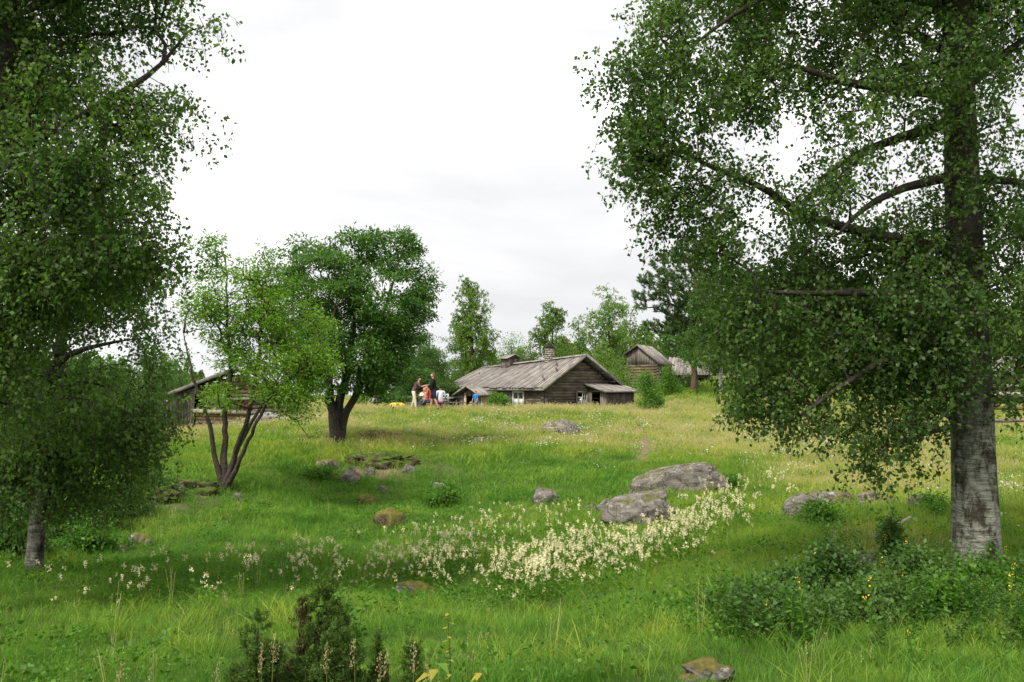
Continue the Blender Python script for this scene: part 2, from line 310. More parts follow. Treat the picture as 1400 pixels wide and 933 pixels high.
M['lf_light'] = leaf_mat('light_green_leaf', (.1, .2, .02), (.15, .28, .03), (.24, .38, .045), .45)
M['lf_rowan'] = leaf_mat('rowan_leaf', (.045, .11, .022), (.08, .175, .032), (.135, .25, .05), .44, .9)
M['lf_far'] = leaf_mat('far_birch_leaf', (.1, .175, .03), (.145, .235, .042), (.2, .31, .06), .45, .5)
M['lf_far2'] = leaf_mat('pale_birch_leaf', (.13, .22, .055), (.18, .29, .075), (.25, .37, .1), .42, .5)
M['lf_bush'] = leaf_mat('bush_leaf', (.08, .17, .025), (.12, .24, .035), (.18, .32, .05), .42, 1.2)
M['lf_dark'] = leaf_mat('dark_leaf', (.05, .105, .022), (.08, .16, .032), (.125, .23, .05), .42, .5)
M['lf_pine'] = leaf_mat('pine_needle', (.045, .09, .022), (.07, .13, .03), (.105, .17, .042), .2, .8)
M['lf_jun'] = leaf_mat('juniper_needle', (.045, .085, .014), (.065, .12, .018), (.1, .17, .028), .2, 6, .2)
M['lf_junb'] = leaf_mat('juniper_needle_brown', (.06, .045, .02), (.085, .065, .028), (.1, .1, .03), .2, 6, .2)
M['lf_under'] = leaf_mat('undergrowth_leaf', (.045, .12, .014), (.075, .18, .02), (.13, .27, .035), .4, 2, .2)
M['lf_yellow'] = leaf_mat('yellowing_leaf', (.3, .3, .04), (.4, .33, .04), (.2, .3, .04), .4, 3)

# ------------------------------------------------------------------ trees
def unit(v): return v / (np.linalg.norm(v, axis=-1, keepdims=True) + 1e-9)
def leaf_quads(mb, P, D, l, w, fold=.12):
    """one small four-cornered leaf at each P pointing along D"""
    n = len(P); D = unit(D); R = rng.normal(size=(n, 3)); R[:, 2] += .9; S = unit(np.cross(D, R)); Nn = np.cross(S, D)
    l = l * rng.uniform(.5, 1.35, n)[:, None]; w = w * rng.uniform(.8, 1.2, n)[:, None]
    mid = P + D * l * .42 + Nn * l * fold
    V = np.stack([P, mid + S * w * .5, P + D * l, mid - S * w * .5], 1)
    V[:, 0] -= 0; q = np.arange(n * 4).reshape(n, 4); mb.add(V.reshape(-1, 3), q)
def in_blobs(blobs, n, Y, gap=0.0, mind=0.0, shell=0.0, seed=0):
    """n points inside a crown given as overlapping ellipsoids (photo px, py, rx, ry, dY, ry-depth factor)"""
    C = []; R = []
    for b in blobs:
        dy = b[4] if len(b) > 4 else 0; kd = b[5] if len(b) > 5 else 1.0
        c = at(b[0], b[1], Y + dy); s = (Y + dy) / FPX; C.append(tuple(c)); R.append((b[2] * s, b[2] * s * kd, b[3] * s))
    C = np.array(C); R = np.array(R); vol = R.prod(1) ** .8; out = []; tot = 0
    while tot < n:
        k = rng.choice(len(C), size=n, p=vol / vol.sum()); d = unit(rng.normal(size=(n, 3))); rad = rng.random(n) ** (1 / 3.0)
        if shell: rad = np.where(rng.random(n) < shell, .75 + .25 * rad, rad)
        p = C[k] + R[k] * d * rad[:, None]
        if gap > 0:
            g = vnoise(p[:, 0] * 1.1 / R.mean() * 1.6 + seed, p[:, 2] * 1.1 / R.mean() * 1.6 + p[:, 1] * .7 + seed * 3); p = p[g > gap * rng.uniform(.7, 1.2, len(g))]
        out.append(p); tot += len(p)
        if len(out) > 60: break
    P = np.concatenate(out)
    if mind > 0:
        keep = []
        for p in P[:n * 4]:
            if not keep or ((np.array(keep[-400:]) - p) ** 2).sum(1).min() > mind * mind: keep.append(p)
            if len(keep) >= n: break
        P = np.array(keep)
    return P[:n]
def skeleton(trunks, clusters, seg=.35, alpha=.35, zmin=None, jit=.12, flat=0.0):
    """branch network: every cluster joined to the nearest fitting place on what has grown so far"""
    P = []; par = []; pl = []; istr = []; tr_r = []
    for (pts, rr, attach) in trunks:
        pts = np.array([tuple(p) for p in pts], float); d = np.r_[0, np.cumsum(np.linalg.norm(np.diff(pts, axis=0), axis=1))]
        m = max(4, int(d[-1] / (seg * .7))); s = np.linspace(0, d[-1], m)
        pp = np.stack([np.interp(s, d, pts[:, i]) for i in range(3)], 1)
        for _ in range(2): pp[1:-1] = (pp[:-2] + 2 * pp[1:-1] + pp[2:]) / 4
        if rr[0] < .24: k_ = rng.normal(size=(m, 3)) * [1, 1, .2]; k_ = np.cumsum(k_ - k_.mean(0), 0) * (.034 + rr[0] * .16) * (seg * .7) ** .5; ramp_ = np.minimum(1, np.arange(m) / 5)[:, None]; pp = pp + (k_ - k_[0]) * ramp_
        rr = np.interp(s / d[-1], np.linspace(0, 1, len(rr)), rr); base = len(P)
        for i in range(m):
            P.append(pp[i]); par.append(-1 if i == 0 else base + i - 1); pl.append(s[i] if s[i] / d[-1] >= attach else 1e6); istr.append(True); tr_r.append(rr[i])
    nt = len(P); maxn = nt + len(clusters) * 14
    A = np.zeros((maxn, 3)); A[:nt] = P; PL = np.full(maxn, 1e6); PL[:nt] = pl; cnt = nt
    par = par + [0] * (maxn - nt); Tn = A[:nt].copy(); att = PL[:nt] < 1e5
    dd = np.array([np.min(((Tn[att] - c) ** 2).sum(1)) for c in clusters]); order = np.argsort(dd); tips = []
    for k in order:
        c = clusters[k]; v = A[:cnt] - c; dist = np.sqrt((v ** 2).sum(1)); dz = v[:, 2]
        cost = dist + alpha * PL[:cnt] * .5 + np.maximum(dz, 0) * .5 + flat * np.maximum(-dz - dist * .8, 0); j = int(np.argmin(cost)); L = dist[j]
        m = max(1, int(math.ceil(L / seg))); m = min(m, 12); a = A[j]; prev = j
        mid = (a + c) / 2 + rng.normal(size=3) * L * jit + np.array([0, 0, L * .08])
        for i in range(1, m + 1):
            t = i / m; p = (1 - t) ** 2 * a + 2 * t * (1 - t) * mid + t * t * c
            if i < m: p = p + rng.normal(size=3) * seg * .06
            A[cnt] = p; par[cnt] = prev; PL[cnt] = (PL[prev] if PL[prev] < 1e5 else 0) + L / m; prev = cnt; cnt += 1
        tips.append(prev)
    return A[:cnt], np.array(par[:cnt]), nt, np.array(tr_r), tips
def branch_meshes(A, par, nt, tr_r, tips, r0=.006, e=2.3, rmax=.1, lift=1.0):
    n = len(A); w = np.zeros(n)
    for t in tips: w[t] += 1
    for i in range(n - 1, nt - 1, -1): w[par[i]] += w[i] if par[i] >= nt else 0
    r = np.minimum(r0 * np.maximum(w, 1) ** (1 / e), rmax)
    main = np.full(n, -1); best = np.zeros(n)
    for i in range(nt, n):
        p = par[i]
        if p >= nt and w[i] > best[p]: best[p] = w[i]; main[p] = i
    root = np.zeros(n, int)
    for i in range(nt, n): root[i] = i if par[i] < nt else root[par[i]]
    groups = {}
    for i in range(nt, n):
        p = par[i]
        if p < nt or main[p] != i:
            ch = [i]
            while main[ch[-1]] >= 0: ch.append(main[ch[-1]])
            pts = np.vstack([A[p][None], A[ch]]); rr = np.r_[min(r[p] if p >= nt else r[i] * 1.25, r[i] * 1.3), r[ch]]
            groups.setdefault(root[i], []).append((pts, rr))
    return groups, w
def tubes_of(mb, chains):
    for pts, rr in chains:
        s = 3 if rr[0] < .012 else (5 if rr[0] < .035 else 7); tube(mb, pts, rr, s, cap=False)
def make_tree(name, label, cat, trunks, blobs, Y, n, kind='round', leaf=(.06, .045), per=60, crad=.35, leafmat='lf_birch', bark='birch', barkb='bark',
              group=None, limbs=0, gap=.3, seg=.35, r0=.006, alpha=.35, rmax=.09, strand=(5, .45), mind=0, shell=.2, seed=0, sides=8, extra=None, bare=0.0, up=.1, P=None, windows=()):
    base = Vector(trunks[0][0][0]); root = empty(name, base); tag(root, label, cat, group); b = np.array(base)
    if P is None: P = in_blobs(blobs, n, Y, gap, mind, shell, seed)
    if windows:      # thin places in the crown where the sky shows
        qx, qy = to_px(P[:, 0], P[:, 1], P[:, 2]); P = P[~np.any([((qx - w_[0]) / w_[2]) ** 2 + ((qy - w_[1]) / w_[3]) ** 2 < rng.uniform(.5, 1.1, len(P)) for w_ in windows], axis=0)]
    if extra is not None: P = np.vstack([P, extra])
    A, par, nt, tr_r, tips = skeleton(trunks, P, seg, alpha)
    groups, w = branch_meshes(A, par, nt, tr_r, tips, r0, 2.3, rmax)
    # trunk(s)
    k = 0
    starts = [i for i in range(nt) if par[i] == -1] + [nt]; tm = MB()
    for a, c in zip(starts[:-1], starts[1:]):
        tube(tm, A[a:c] - b, tr_r[a:c], sides if a == 0 or limbs == 0 else 8, cap=True)
        if not (c == starts[-1]) and limbs == 0: pass
        if limbs > 0:
            if a > 0: tm.build('limb', M[barkb], root, True); tm = MB(); continue
            V = tm.v[-1]; z = V[:, 2]; cx = np.interp(z, A[a:c, 2] - b[2], A[a:c, 0] - b[0]); cy = np.interp(z, A[a:c, 2] - b[2], A[a:c, 1] - b[1]); th = np.arctan2(V[:, 1] - cy, V[:, 0] - cx); cs, sn = np.cos(th) * 2.2 + 9, np.sin(th) * 2.2 + 9
            k_ = 1 + (vnoise(cs * 1.3, sn * 1.3 + z * .35) - .5) * .16 + (vnoise(cs * 3 + 7, sn * 3 + z * 1.2) - .5) * .09 + np.exp(-np.maximum(z, 0) / .22) * .42 * vnoise(cs * 1.4 + 3, sn * 1.4); V[:, 0] = cx + (V[:, 0] - cx) * k_; V[:, 1] = cy + (V[:, 1] - cy) * k_
            tm.build('trunk', M[bark], root, True); tm = MB()
    if limbs == 0: tm.build('trunk', M[bark], root, True)
    gs = sorted(groups.items(), key=lambda kv: -w[kv[0]])
    small = MB()
    for i, (g, chains) in enumerate(gs):
        ch = [(p - b, r_) for p, r_ in chains]
        if i < limbs: m = MB(); tubes_of(m, ch); m.build('limb', M[barkb], root, True)
        else: tubes_of(small, ch)
    # foliage
    lm = MB(); C = P - b; nC = len(C)
    if bare > 0: C = C[rng.random(nC) > bare]; nC = len(C)
    ax = C - np.array([0, 0, 0]); outd = ax.copy(); outd[:, 2] = 0; outd = unit(outd)
    if kind == 'birch':
        ns, sl_ = strand; m = nC * ns; c = np.repeat(C, ns, 0); d0 = unit(np.repeat(outd, ns, 0) * .7 + rng.normal(size=(m, 3)) * .9)
        d0[:, 2] *= .4; L = sl_ * rng.uniform(.5, 1.3, m); s = c + rng.normal(size=(m, 3)) * crad * .35; nl = max(2, per // ns)
        t = (np.arange(nl)[None, :] + rng.random((m, nl))) / nl; dr = rng.uniform(.1, .75, m)
        pos = s[:, None, :] + d0[:, None, :] * (L[:, None] * (t - .45 * t ** 2))[:, :, None]; pos[:, :, 2] -= (L * dr)[:, None] * t ** 1.7
        Pn = pos.reshape(-1, 3) + rng.normal(size=(m * nl, 3)) * .04
        D = rng.normal(size=(m * nl, 3)); D[:, 2] -= .8
        leaf_quads(lm, Pn, D, leaf[0], leaf[1])
        tt = np.array([0, .35, .7, 1.0]); sp_ = s[:, None, :] + d0[:, None, :] * (L[:, None] * (tt - .45 * tt ** 2))[:, :, None]; sp_[:, :, 2] -= (L * dr)[:, None] * tt ** 1.7
        if limbs > 0:   # fine twigs the leaves hang on
            off = np.array([[1, 0, 0], [-.5, .87, 0], [-.5, -.87, 0]]) * .0028; V = (sp_[:, :, None, :] + off[None, None]).reshape(m, 12, 3)
            q = [(a * 3 + j, a * 3 + (j + 1) % 3, a * 3 + 3 + (j + 1) % 3, a * 3 + 3 + j) for a in range(3) for j in range(3)]
            q = (np.array(q)[None] + (np.arange(m) * 12)[:, None, None]).reshape(-1, 4); small.add(V.reshape(-1, 3), q)
    elif kind == 'round':
        m = nC * per; c = np.repeat(C, per, 0); d = rng.normal(size=(m, 3)) * crad * .55; d[:, 2] *= .75; d[:, 2] += up * crad
        D = unit(d) * .6 + rng.normal(size=(m, 3)) * .6; D[:, 2] -= .25; leaf_quads(lm, c + d, D, leaf[0], leaf[1])
    elif kind == 'spray':      # flat layered sprays of narrow leaflets
        m = nC * per; c = np.repeat(C, per, 0); th = rng.uniform(0, 6.28, m); rr = crad * np.sqrt(rng.random(m))
        nrm = unit(np.repeat(rng.normal(size=(nC, 3)) * .35 + np.array([0, 0, 1]), per, 0)); e1 = unit(np.cross(nrm, [0, 1, .2])); e2 = np.cross(nrm, e1)
        d = e1 * (np.cos(th) * rr)[:, None] + e2 * (np.sin(th) * rr)[:, None] + nrm * rng.normal(size=m)[:, None] * crad * .22
        D = unit(d) + rng.normal(size=(m, 3)) * .35; D[:, 2] -= .2; leaf_quads(lm, c + d, D, leaf[0], leaf[1])
    elif kind == 'clump':      # leafy domes, open underneath
        m = nC * per; d = unit(rng.normal(size=(m, 3))); d[:, 2] = np.abs(d[:, 2]) * .8 - .18; sz = np.repeat(rng.uniform(.65, 1.25, nC), per)[:, None]; d = d * crad * sz * (rng.uniform(.25, 1, (m, 1)) ** .55) + rng.normal(size=(m, 3)) * crad * .12
        D = unit(d) * .7 + rng.normal(size=(m, 3)) * .55; D[:, 2] -= .35; leaf_quads(lm, np.repeat(C, per, 0) + d, D, leaf[0], leaf[1])
    elif kind == 'needle':     # short upright tufts of needles
        m = nC * per; c = np.repeat(C, per, 0); a0 = np.repeat(unit(outd * .6 + rng.normal(size=(nC, 3)) * .45 + np.array([0, 0, .8])), per, 0)
        t = rng.random(m)[:, None]; D = a0 + rng.normal(size=(m, 3)) * .55; leaf_quads(lm, c + a0 * (t - .3) * crad + rng.normal(size=(m, 3)) * crad * .1, D, leaf[0], leaf[1], .0)
    if small.v:
        so_ = small.build('branches' if limbs == 0 else 'twigs', M[barkb], root, True); so_['kind'] = 'stuff'
    f = lm.build('crown', M[leafmat], root); f['kind'] = 'stuff'
    return root
def tpath(lst, Y, first_on_ground=True):
    """trunk path from photo pixels (px, py[, dY])"""
    out = []
    for i, p in enumerate(lst):
        dy = p[2] if len(p) > 2 else 0; q = at(p[0], p[1], Y + dy)
        if i == 0 and first_on_ground: q = Vector((q.x, q.y, gz(q.x, q.y) - .06))
        out.append(q)
    return out

# ------------------------------------------------------------------ where the buildings stand (plan position, turn, footprint)
def spot(px, Y, rz, base=None, dz=0):
    p = at(px, 560, Y); return (p.x, Y, (gz(p.x, Y) if base is None else at(px, base, Y).z) + dz, math.radians(rz))
S_HOUSE = spot(745, 62, 35, 566); S_HUT = spot(240, 43, 14, 592); S_GRAN = spot(858, 86, -24, 538); S_SHED = spot(917, 92, -16, 537); S_RIGHT = spot(1361, 58, 4, 551)
FOOT = [(S_HOUSE[0], S_HOUSE[1], S_HOUSE[3], -.1, 6.0, -.05, 11.1), (S_HOUSE[0], S_HOUSE[1], S_HOUSE[3], 3.4, 5.7, -1.9, 0), (S_HOUSE[0], S_HOUSE[1], S_HOUSE[3], -1.2, 0, 5.3, 8.2),
        (S_HUT[0], S_HUT[1], S_HUT[3], 0, 5.1, 0, 6.5), (S_GRAN[0], S_GRAN[1], S_GRAN[3], 0, 3, 0, 5), (S_SHED[0], S_SHED[1], S_SHED[3], 0, 4, 0, 3), (S_RIGHT[0], S_RIGHT[1], S_RIGHT[3], 0, 6, 0, 5)]

# ------------------------------------------------------------------ ground sheet
def lush(X, Y):
    """1 = deep green hollow, 0 = dry golden hay slope"""
    px, py = to_px(X, Y, H(X, Y)); n = vnoise(X * .22 + 40, Y * .22) * .6 + vnoise(X * .8, Y * .8 + 3) * .4
    d = np.interp(py, [540, 558, 585, 612, 650, 690, 720, 760, 800, 860, 933], [.45, .08, .26, .42, .62, .8, .84, .72, .8, .86, .92])
    g = lambda cx, cy, rx, ry: np.exp(-((px - cx) / rx) ** 2 - ((py - cy) / ry) ** 2)
    d = d + .5 * g(640, 655, 190, 28) + .35 * g(450, 740, 200, 50) + .4 * g(180, 740, 200, 60) - .45 * g(1150, 600, 170, 45) - .5 * g(1250, 655, 230, 40) \
        - .3 * g(900, 605, 260, 14) + .25 * g(1080, 545, 160, 16) - .4 * g(1400, 850, 110, 60) - .25 * g(250, 596, 80, 12) + .3 * g(700, 575, 120, 10) - .25 * g(1230, 760, 130, 30)
    return np.clip(d + (n - .5) * .75, 0, 1)
def bare(X, Y):
    """worn path and bare spots"""
    px, py = to_px(X, Y, H(X, Y)); g = lambda cx, cy, rx, ry: np.exp(-((px - cx) / rx) ** 2 - ((py - cy) / ry) ** 2)
    pth = np.interp(py, [566, 580, 600, 616, 640], [835, 862, 880, 884, 872]); w = np.interp(py, [566, 640], [3, 7])
    b = 1.1 * np.exp(-((px - pth) / w / 1.9) ** 2) * ((py > 566) & (py < 632)) + .75 * g(535, 575, 32, 5) + .5 * g(478, 604, 40, 5) + (1.3 * g(515, 643, 52, 12) + 1.1 * g(265, 682, 42, 10) + 1.1 * g(205, 692, 30, 11) + .8 * g(600, 645, 30, 8)) * (.25 + 1.5 * (vnoise(X * 2.3, Y * 2.3 + 7) - .2)) + .3 * g(450, 606, 60, 6)
    return np.clip(b, 0, 1)
def ground():
    a = np.sinh(np.linspace(-5.2, 5.2, 330)) / math.sinh(5.2) * 900
    yy = np.concatenate([-np.geomspace(900, 4, 14), np.linspace(-3, 4, 12), np.geomspace(4.4, 62, 300), np.geomspace(63, 1500, 60)])
    X, Y = np.meshgrid(a, yy); nx, ny = len(a), len(yy)
    Z = H(X.ravel(), Y.ravel()); V = np.stack([X.ravel(), Y.ravel(), Z], 1)
    i = (np.arange(ny - 1)[:, None] * nx + np.arange(nx - 1)[None, :]).ravel(); q = np.stack([i, i + 1, i + nx + 1, i + nx], 1)
    me = mk_mesh('meadow_ground', V, q, None, True)
    at_ = me.attributes.new('lush', 'FLOAT', 'POINT'); at_.data.foreach_set('value', lush(V[:, 0], V[:, 1]).astype(np.float32))
    ab = me.attributes.new('bare', 'FLOAT', 'POINT'); ab.data.foreach_set('value', bare(V[:, 0], V[:, 1]).astype(np.float32))
    m, N, L, out = new_mat('meadow_soil'); g = N.new('ShaderNodeNewGeometry'); v = g.outputs['Position']
    la = N.new('ShaderNodeAttribute'); la.attribute_name = 'lush'; ba = N.new('ShaderNodeAttribute'); ba.attribute_name = 'bare'
    n1 = noise_n(N, L, v, 6, 8, .7); n2 = noise_n(N, L, v, 30, 4, .7)
    g1 = ramp(N, [(.3, (.045, .09, .016)), (.55, (.08, .15, .025)), (.75, (.12, .2, .04))]); L.new(n1, g1.inputs[0])
    g2 = ramp(N, [(.3, (.1, .13, .03)), (.5, (.17, .2, .045)), (.75, (.28, .26, .09))]); L.new(n1, g2.inputs[0])
    c = mixc(N, L, la.outputs['Fac'], g2.outputs[0], g1.outputs[0]); s = ramp(N, [(.3, (.16, .115, .065)), (.7, (.38, .3, .19))]); L.new(n2, s.inputs[0])
    c = mixc(N, L, ba.outputs['Fac'], c, s.outputs[0])
    p = N.new('ShaderNodeBsdfPrincipled'); L.new(c, p.inputs['Base Color']); p.inputs['Roughness'].default_value = .95; p.inputs['Specular IOR Level'].default_value = .1
    b = N.new('ShaderNodeBump'); b.inputs['Strength'].default_value = 1; b.inputs['Distance'].default_value = .08; L.new(n2, b.inputs['Height']); L.new(b.outputs[0], p.inputs['Normal']); L.new(p.outputs[0], out.inputs[0])
    tag(link('ground', me, m), kind='structure')
ground()

# ------------------------------------------------------------------ grass, herbs and flowers of the meadow
def grass_mat(name, c0, c1, c2, tip=None, trans=.35):
    m, N, L, out = new_mat(name); g = N.new('ShaderNodeNewGeometry'); oi = N.new('ShaderNodeObjectInfo')
    r = ramp(N, [(0, c0), (.5, c1), (1, c2)]); L.new(g.outputs['Random Per Island'], r.inputs[0])
    n = noise_n(N, L, g.outputs['Position'], .6, 6, .72); r2 = ramp(N, [(.34, (.45, .66, .55)), (.5, (1, 1, 1)), (.66, (1.5, 1.22, 1.2))]); L.new(n, r2.inputs[0])
    c = mixc(N, L, 1.0, r.outputs[0], r2.outputs[0], 'MULTIPLY')
    if tip is not None:
        a = N.new('ShaderNodeAttribute'); a.attribute_name = 'tip'; c = mixc(N, L, a.outputs['Fac'], c, tip)
    d = N.new('ShaderNodeBsdfDiffuse'); L.new(c, d.inputs[0]); t = N.new('ShaderNodeBsdfTranslucent'); L.new(mixc(N, L, 1.0, c, (1.15, 1.25, .7), 'MULTIPLY'), t.inputs[0])
    ms = N.new('ShaderNodeMixShader'); ms.inputs[0].default_value = trans; L.new(d.outputs[0], ms.inputs[1]); L.new(t.outputs[0], ms.inputs[2]); L.new(ms.outputs[0], out.inputs[0]); return m
G = {}
G['lush'] = grass_mat('lush_grass', (.1, .21, .03), (.145, .285, .042), (.215, .365, .07))
G['mid'] = grass_mat('meadow_grass', (.165, .265, .035), (.23, .34, .05), (.3, .405, .08))
G['dry'] = grass_mat('hay_grass', (.235, .31, .05), (.3, .37, .07), (.38, .43, .11), (.54, .46, .25))
G['white'] = plain_mat('cream_petals', (.76, .70, .42), .8, .08, 20)
G['stem'] = grass_mat('herb_stem', (.07, .16, .02), (.11, .22, .03), (.16, .28, .04))
G['yellow'] = plain_mat('yellow_petals', (.75, .52, .03), .7, .1, 20)
G['clover'] = plain_mat('white_clover', (.7, .7, .62), .8, .1, 20)
def blades(mb, n, rad, h, w, lean=.35, segs=3, tips=None, cx=0, cy=0):
    th = rng.uniform(0, 6.28, n); rr = rad * np.sqrt(rng.random(n)); B = np.stack([cx + np.cos(th) * rr, cy + np.sin(th) * rr, np.full(n, -.03)], 1)
    a2 = rng.uniform(0, 6.28, n); hh = h * rng.uniform(.5, 1.15, n); ln = hh * lean * rng.uniform(.2, 1.6, n); dx = np.stack([np.cos(a2), np.sin(a2)], 1)
    fa = rng.uniform(0, 6.28, n); sx = np.stack([np.cos(fa), np.sin(fa), np.zeros(n)], 1) * w / 2 * rng.uniform(.7, 1.3, n)[:, None]
    V = np.zeros((n, segs * 2 + 1, 3)); T = np.zeros((n, segs * 2 + 1))
    for s in range(segs + 1):
        t = s / segs; c = B.copy(); c[:, :2] += dx * (ln * t * t)[:, None]; c[:, 2] += hh * (t - .12 * t * t); wf = (1 - t * .55)
        if s < segs: V[:, 2 * s] = c - sx * wf; V[:, 2 * s + 1] = c + sx * wf; T[:, 2 * s:2 * s + 2] = t
        else: V[:, 2 * s] = c; T[:, 2 * s] = 1
    k = segs * 2 + 1; off = (np.arange(n) * k)[:, None]
    q = [off + np.array([[2 * s, 2 * s + 1, 2 * s + 3, 2 * s + 2]]) for s in range(segs - 1)]; t_ = off + np.array([[2 * segs - 2, 2 * segs - 1, 2 * segs]])
    mb.add(V.reshape(-1, 3), np.concatenate(q) if q else None, t_)
    if tips is not None: tips.append(np.clip((T.ravel() - .6) * 1.2, 0, 1))
def heads(mb, n, rad, h, size, tips, flat=1.0):
    """seed heads: a few slim flakes up a thin culm"""
    for _ in range(n):
        a = rng.uniform(0, 6.28); r = rad * math.sqrt(rng.random()); x, y = math.cos(a) * r, math.sin(a) * r; hh = h * rng.uniform(.75, 1.15); lx, ly = rng.normal(size=2) * hh * .12
        s = .002; P0 = np.array([x, y, -.02]); P1 = np.array([x + lx, y + ly, hh])
        mb.add([P0 + [-s, 0, 0], P0 + [s, 0, 0], P1 + [s * .6, 0, 0], P1 + [-s * .6, 0, 0]], [(0, 1, 2, 3)]); tips.append(np.array([.1, .1, .8, .8]))
        m = 7; t = rng.uniform(0, 1, m); pos = P0 + (P1 - P0) * (1 - t * .28)[:, None]; d = rng.normal(size=(m, 3)) * .5 + [lx * 2, ly * 2, 1.1]; k = len(mb.v)
        leaf_quads(mb, pos, d, size, size * .28); tips.append(np.ones(m * 4))
def tuft_mesh(name, mb, tips, mat):
    me = mb.mesh(name); a = me.attributes.new('tip', 'FLOAT', 'POINT'); a.data.foreach_set('value', np.concatenate(tips).astype(np.float32) if tips else np.zeros(len(me.vertices), np.float32)); me.materials.append(mat); return me
def library(name, meshes):
    c = bpy.data.collections.new(name)
    for i, me in enumerate(meshes): c.objects.link(bpy.data.objects.new('%s_%d' % (name, i), me))
    return c
def scatter(name, label, coll, P, S, cat=None, tilt=.12):
    """one object: copies of the library tufts standing on the points P"""
    n = len(P); me = bpy.data.meshes.new(name); me.vertices.add(n); me.vertices.foreach_set('co', P.astype(np.float32).ravel())
    rot = np.stack([rng.normal(size=n) * tilt, rng.normal(size=n) * tilt, rng.uniform(0, 6.28, n)], 1)
    a = me.attributes.new('rot', 'FLOAT_VECTOR', 'POINT'); a.data.foreach_set('vector', rot.astype(np.float32).ravel())
    S = np.asarray(S, float); S = np.repeat(S[:, None], 3, 1) if S.ndim == 1 else S
    a = me.attributes.new('scl', 'FLOAT_VECTOR', 'POINT'); a.data.foreach_set('vector', S.astype(np.float32).ravel())
    ng = bpy.data.node_groups.new(name + '_nodes', 'GeometryNodeTree'); ng.interface.new_socket('Geometry', in_out='INPUT', socket_type='NodeSocketGeometry'); ng.interface.new_socket('Geometry', in_out='OUTPUT', socket_type='NodeSocketGeometry')
    N = ng.nodes; L = ng.links; gi = N.new('NodeGroupInput'); go = N.new('NodeGroupOutput'); ip = N.new('GeometryNodeInstanceOnPoints'); ci = N.new('GeometryNodeCollectionInfo')
    ci.inputs[0].default_value = coll; ci.inputs['Separate Children'].default_value = True; ci.inputs['Reset Children'].default_value = True
    L.new(gi.outputs[0], ip.inputs['Points']); L.new(ci.outputs[0], ip.inputs['Instance']); ip.inputs['Pick Instance'].default_value = True
    ri = N.new('FunctionNodeRandomValue'); ri.data_type = 'INT'; ri.inputs[4].default_value = 0; ri.inputs[5].default_value = len(coll.objects) - 1; L.new(ri.outputs[2], ip.inputs['Instance Index'])
    for nm, sk in (('rot', 'Rotation'), ('scl', 'Scale')):
        na = N.new('GeometryNodeInputNamedAttribute'); na.data_type = 'FLOAT_VECTOR'; na.inputs[0].default_value = nm; L.new(na.outputs[0], ip.inputs[sk])
    L.new(ip.outputs[0], go.inputs[0]); o = link(name, me); md = o.modifiers.new('scatter', 'NODES'); md.node_group = ng
    tag(o, label, cat, None, 'stuff'); return o
def lib_grass(name, mat, n, rad, h, w, k=4, lean=.35, segs=3, hd=0, hsize=.03, hh=1.3):
    out = []
    for i in range(k):
        mb = MB(); tp = []; blades(mb, n, rad, h, w, lean, segs, tp)
        if hd: heads(mb, hd, rad, h * hh, hsize, tp)
        out.append(tuft_mesh(name, mb, tp, mat))
    return library(name, out)
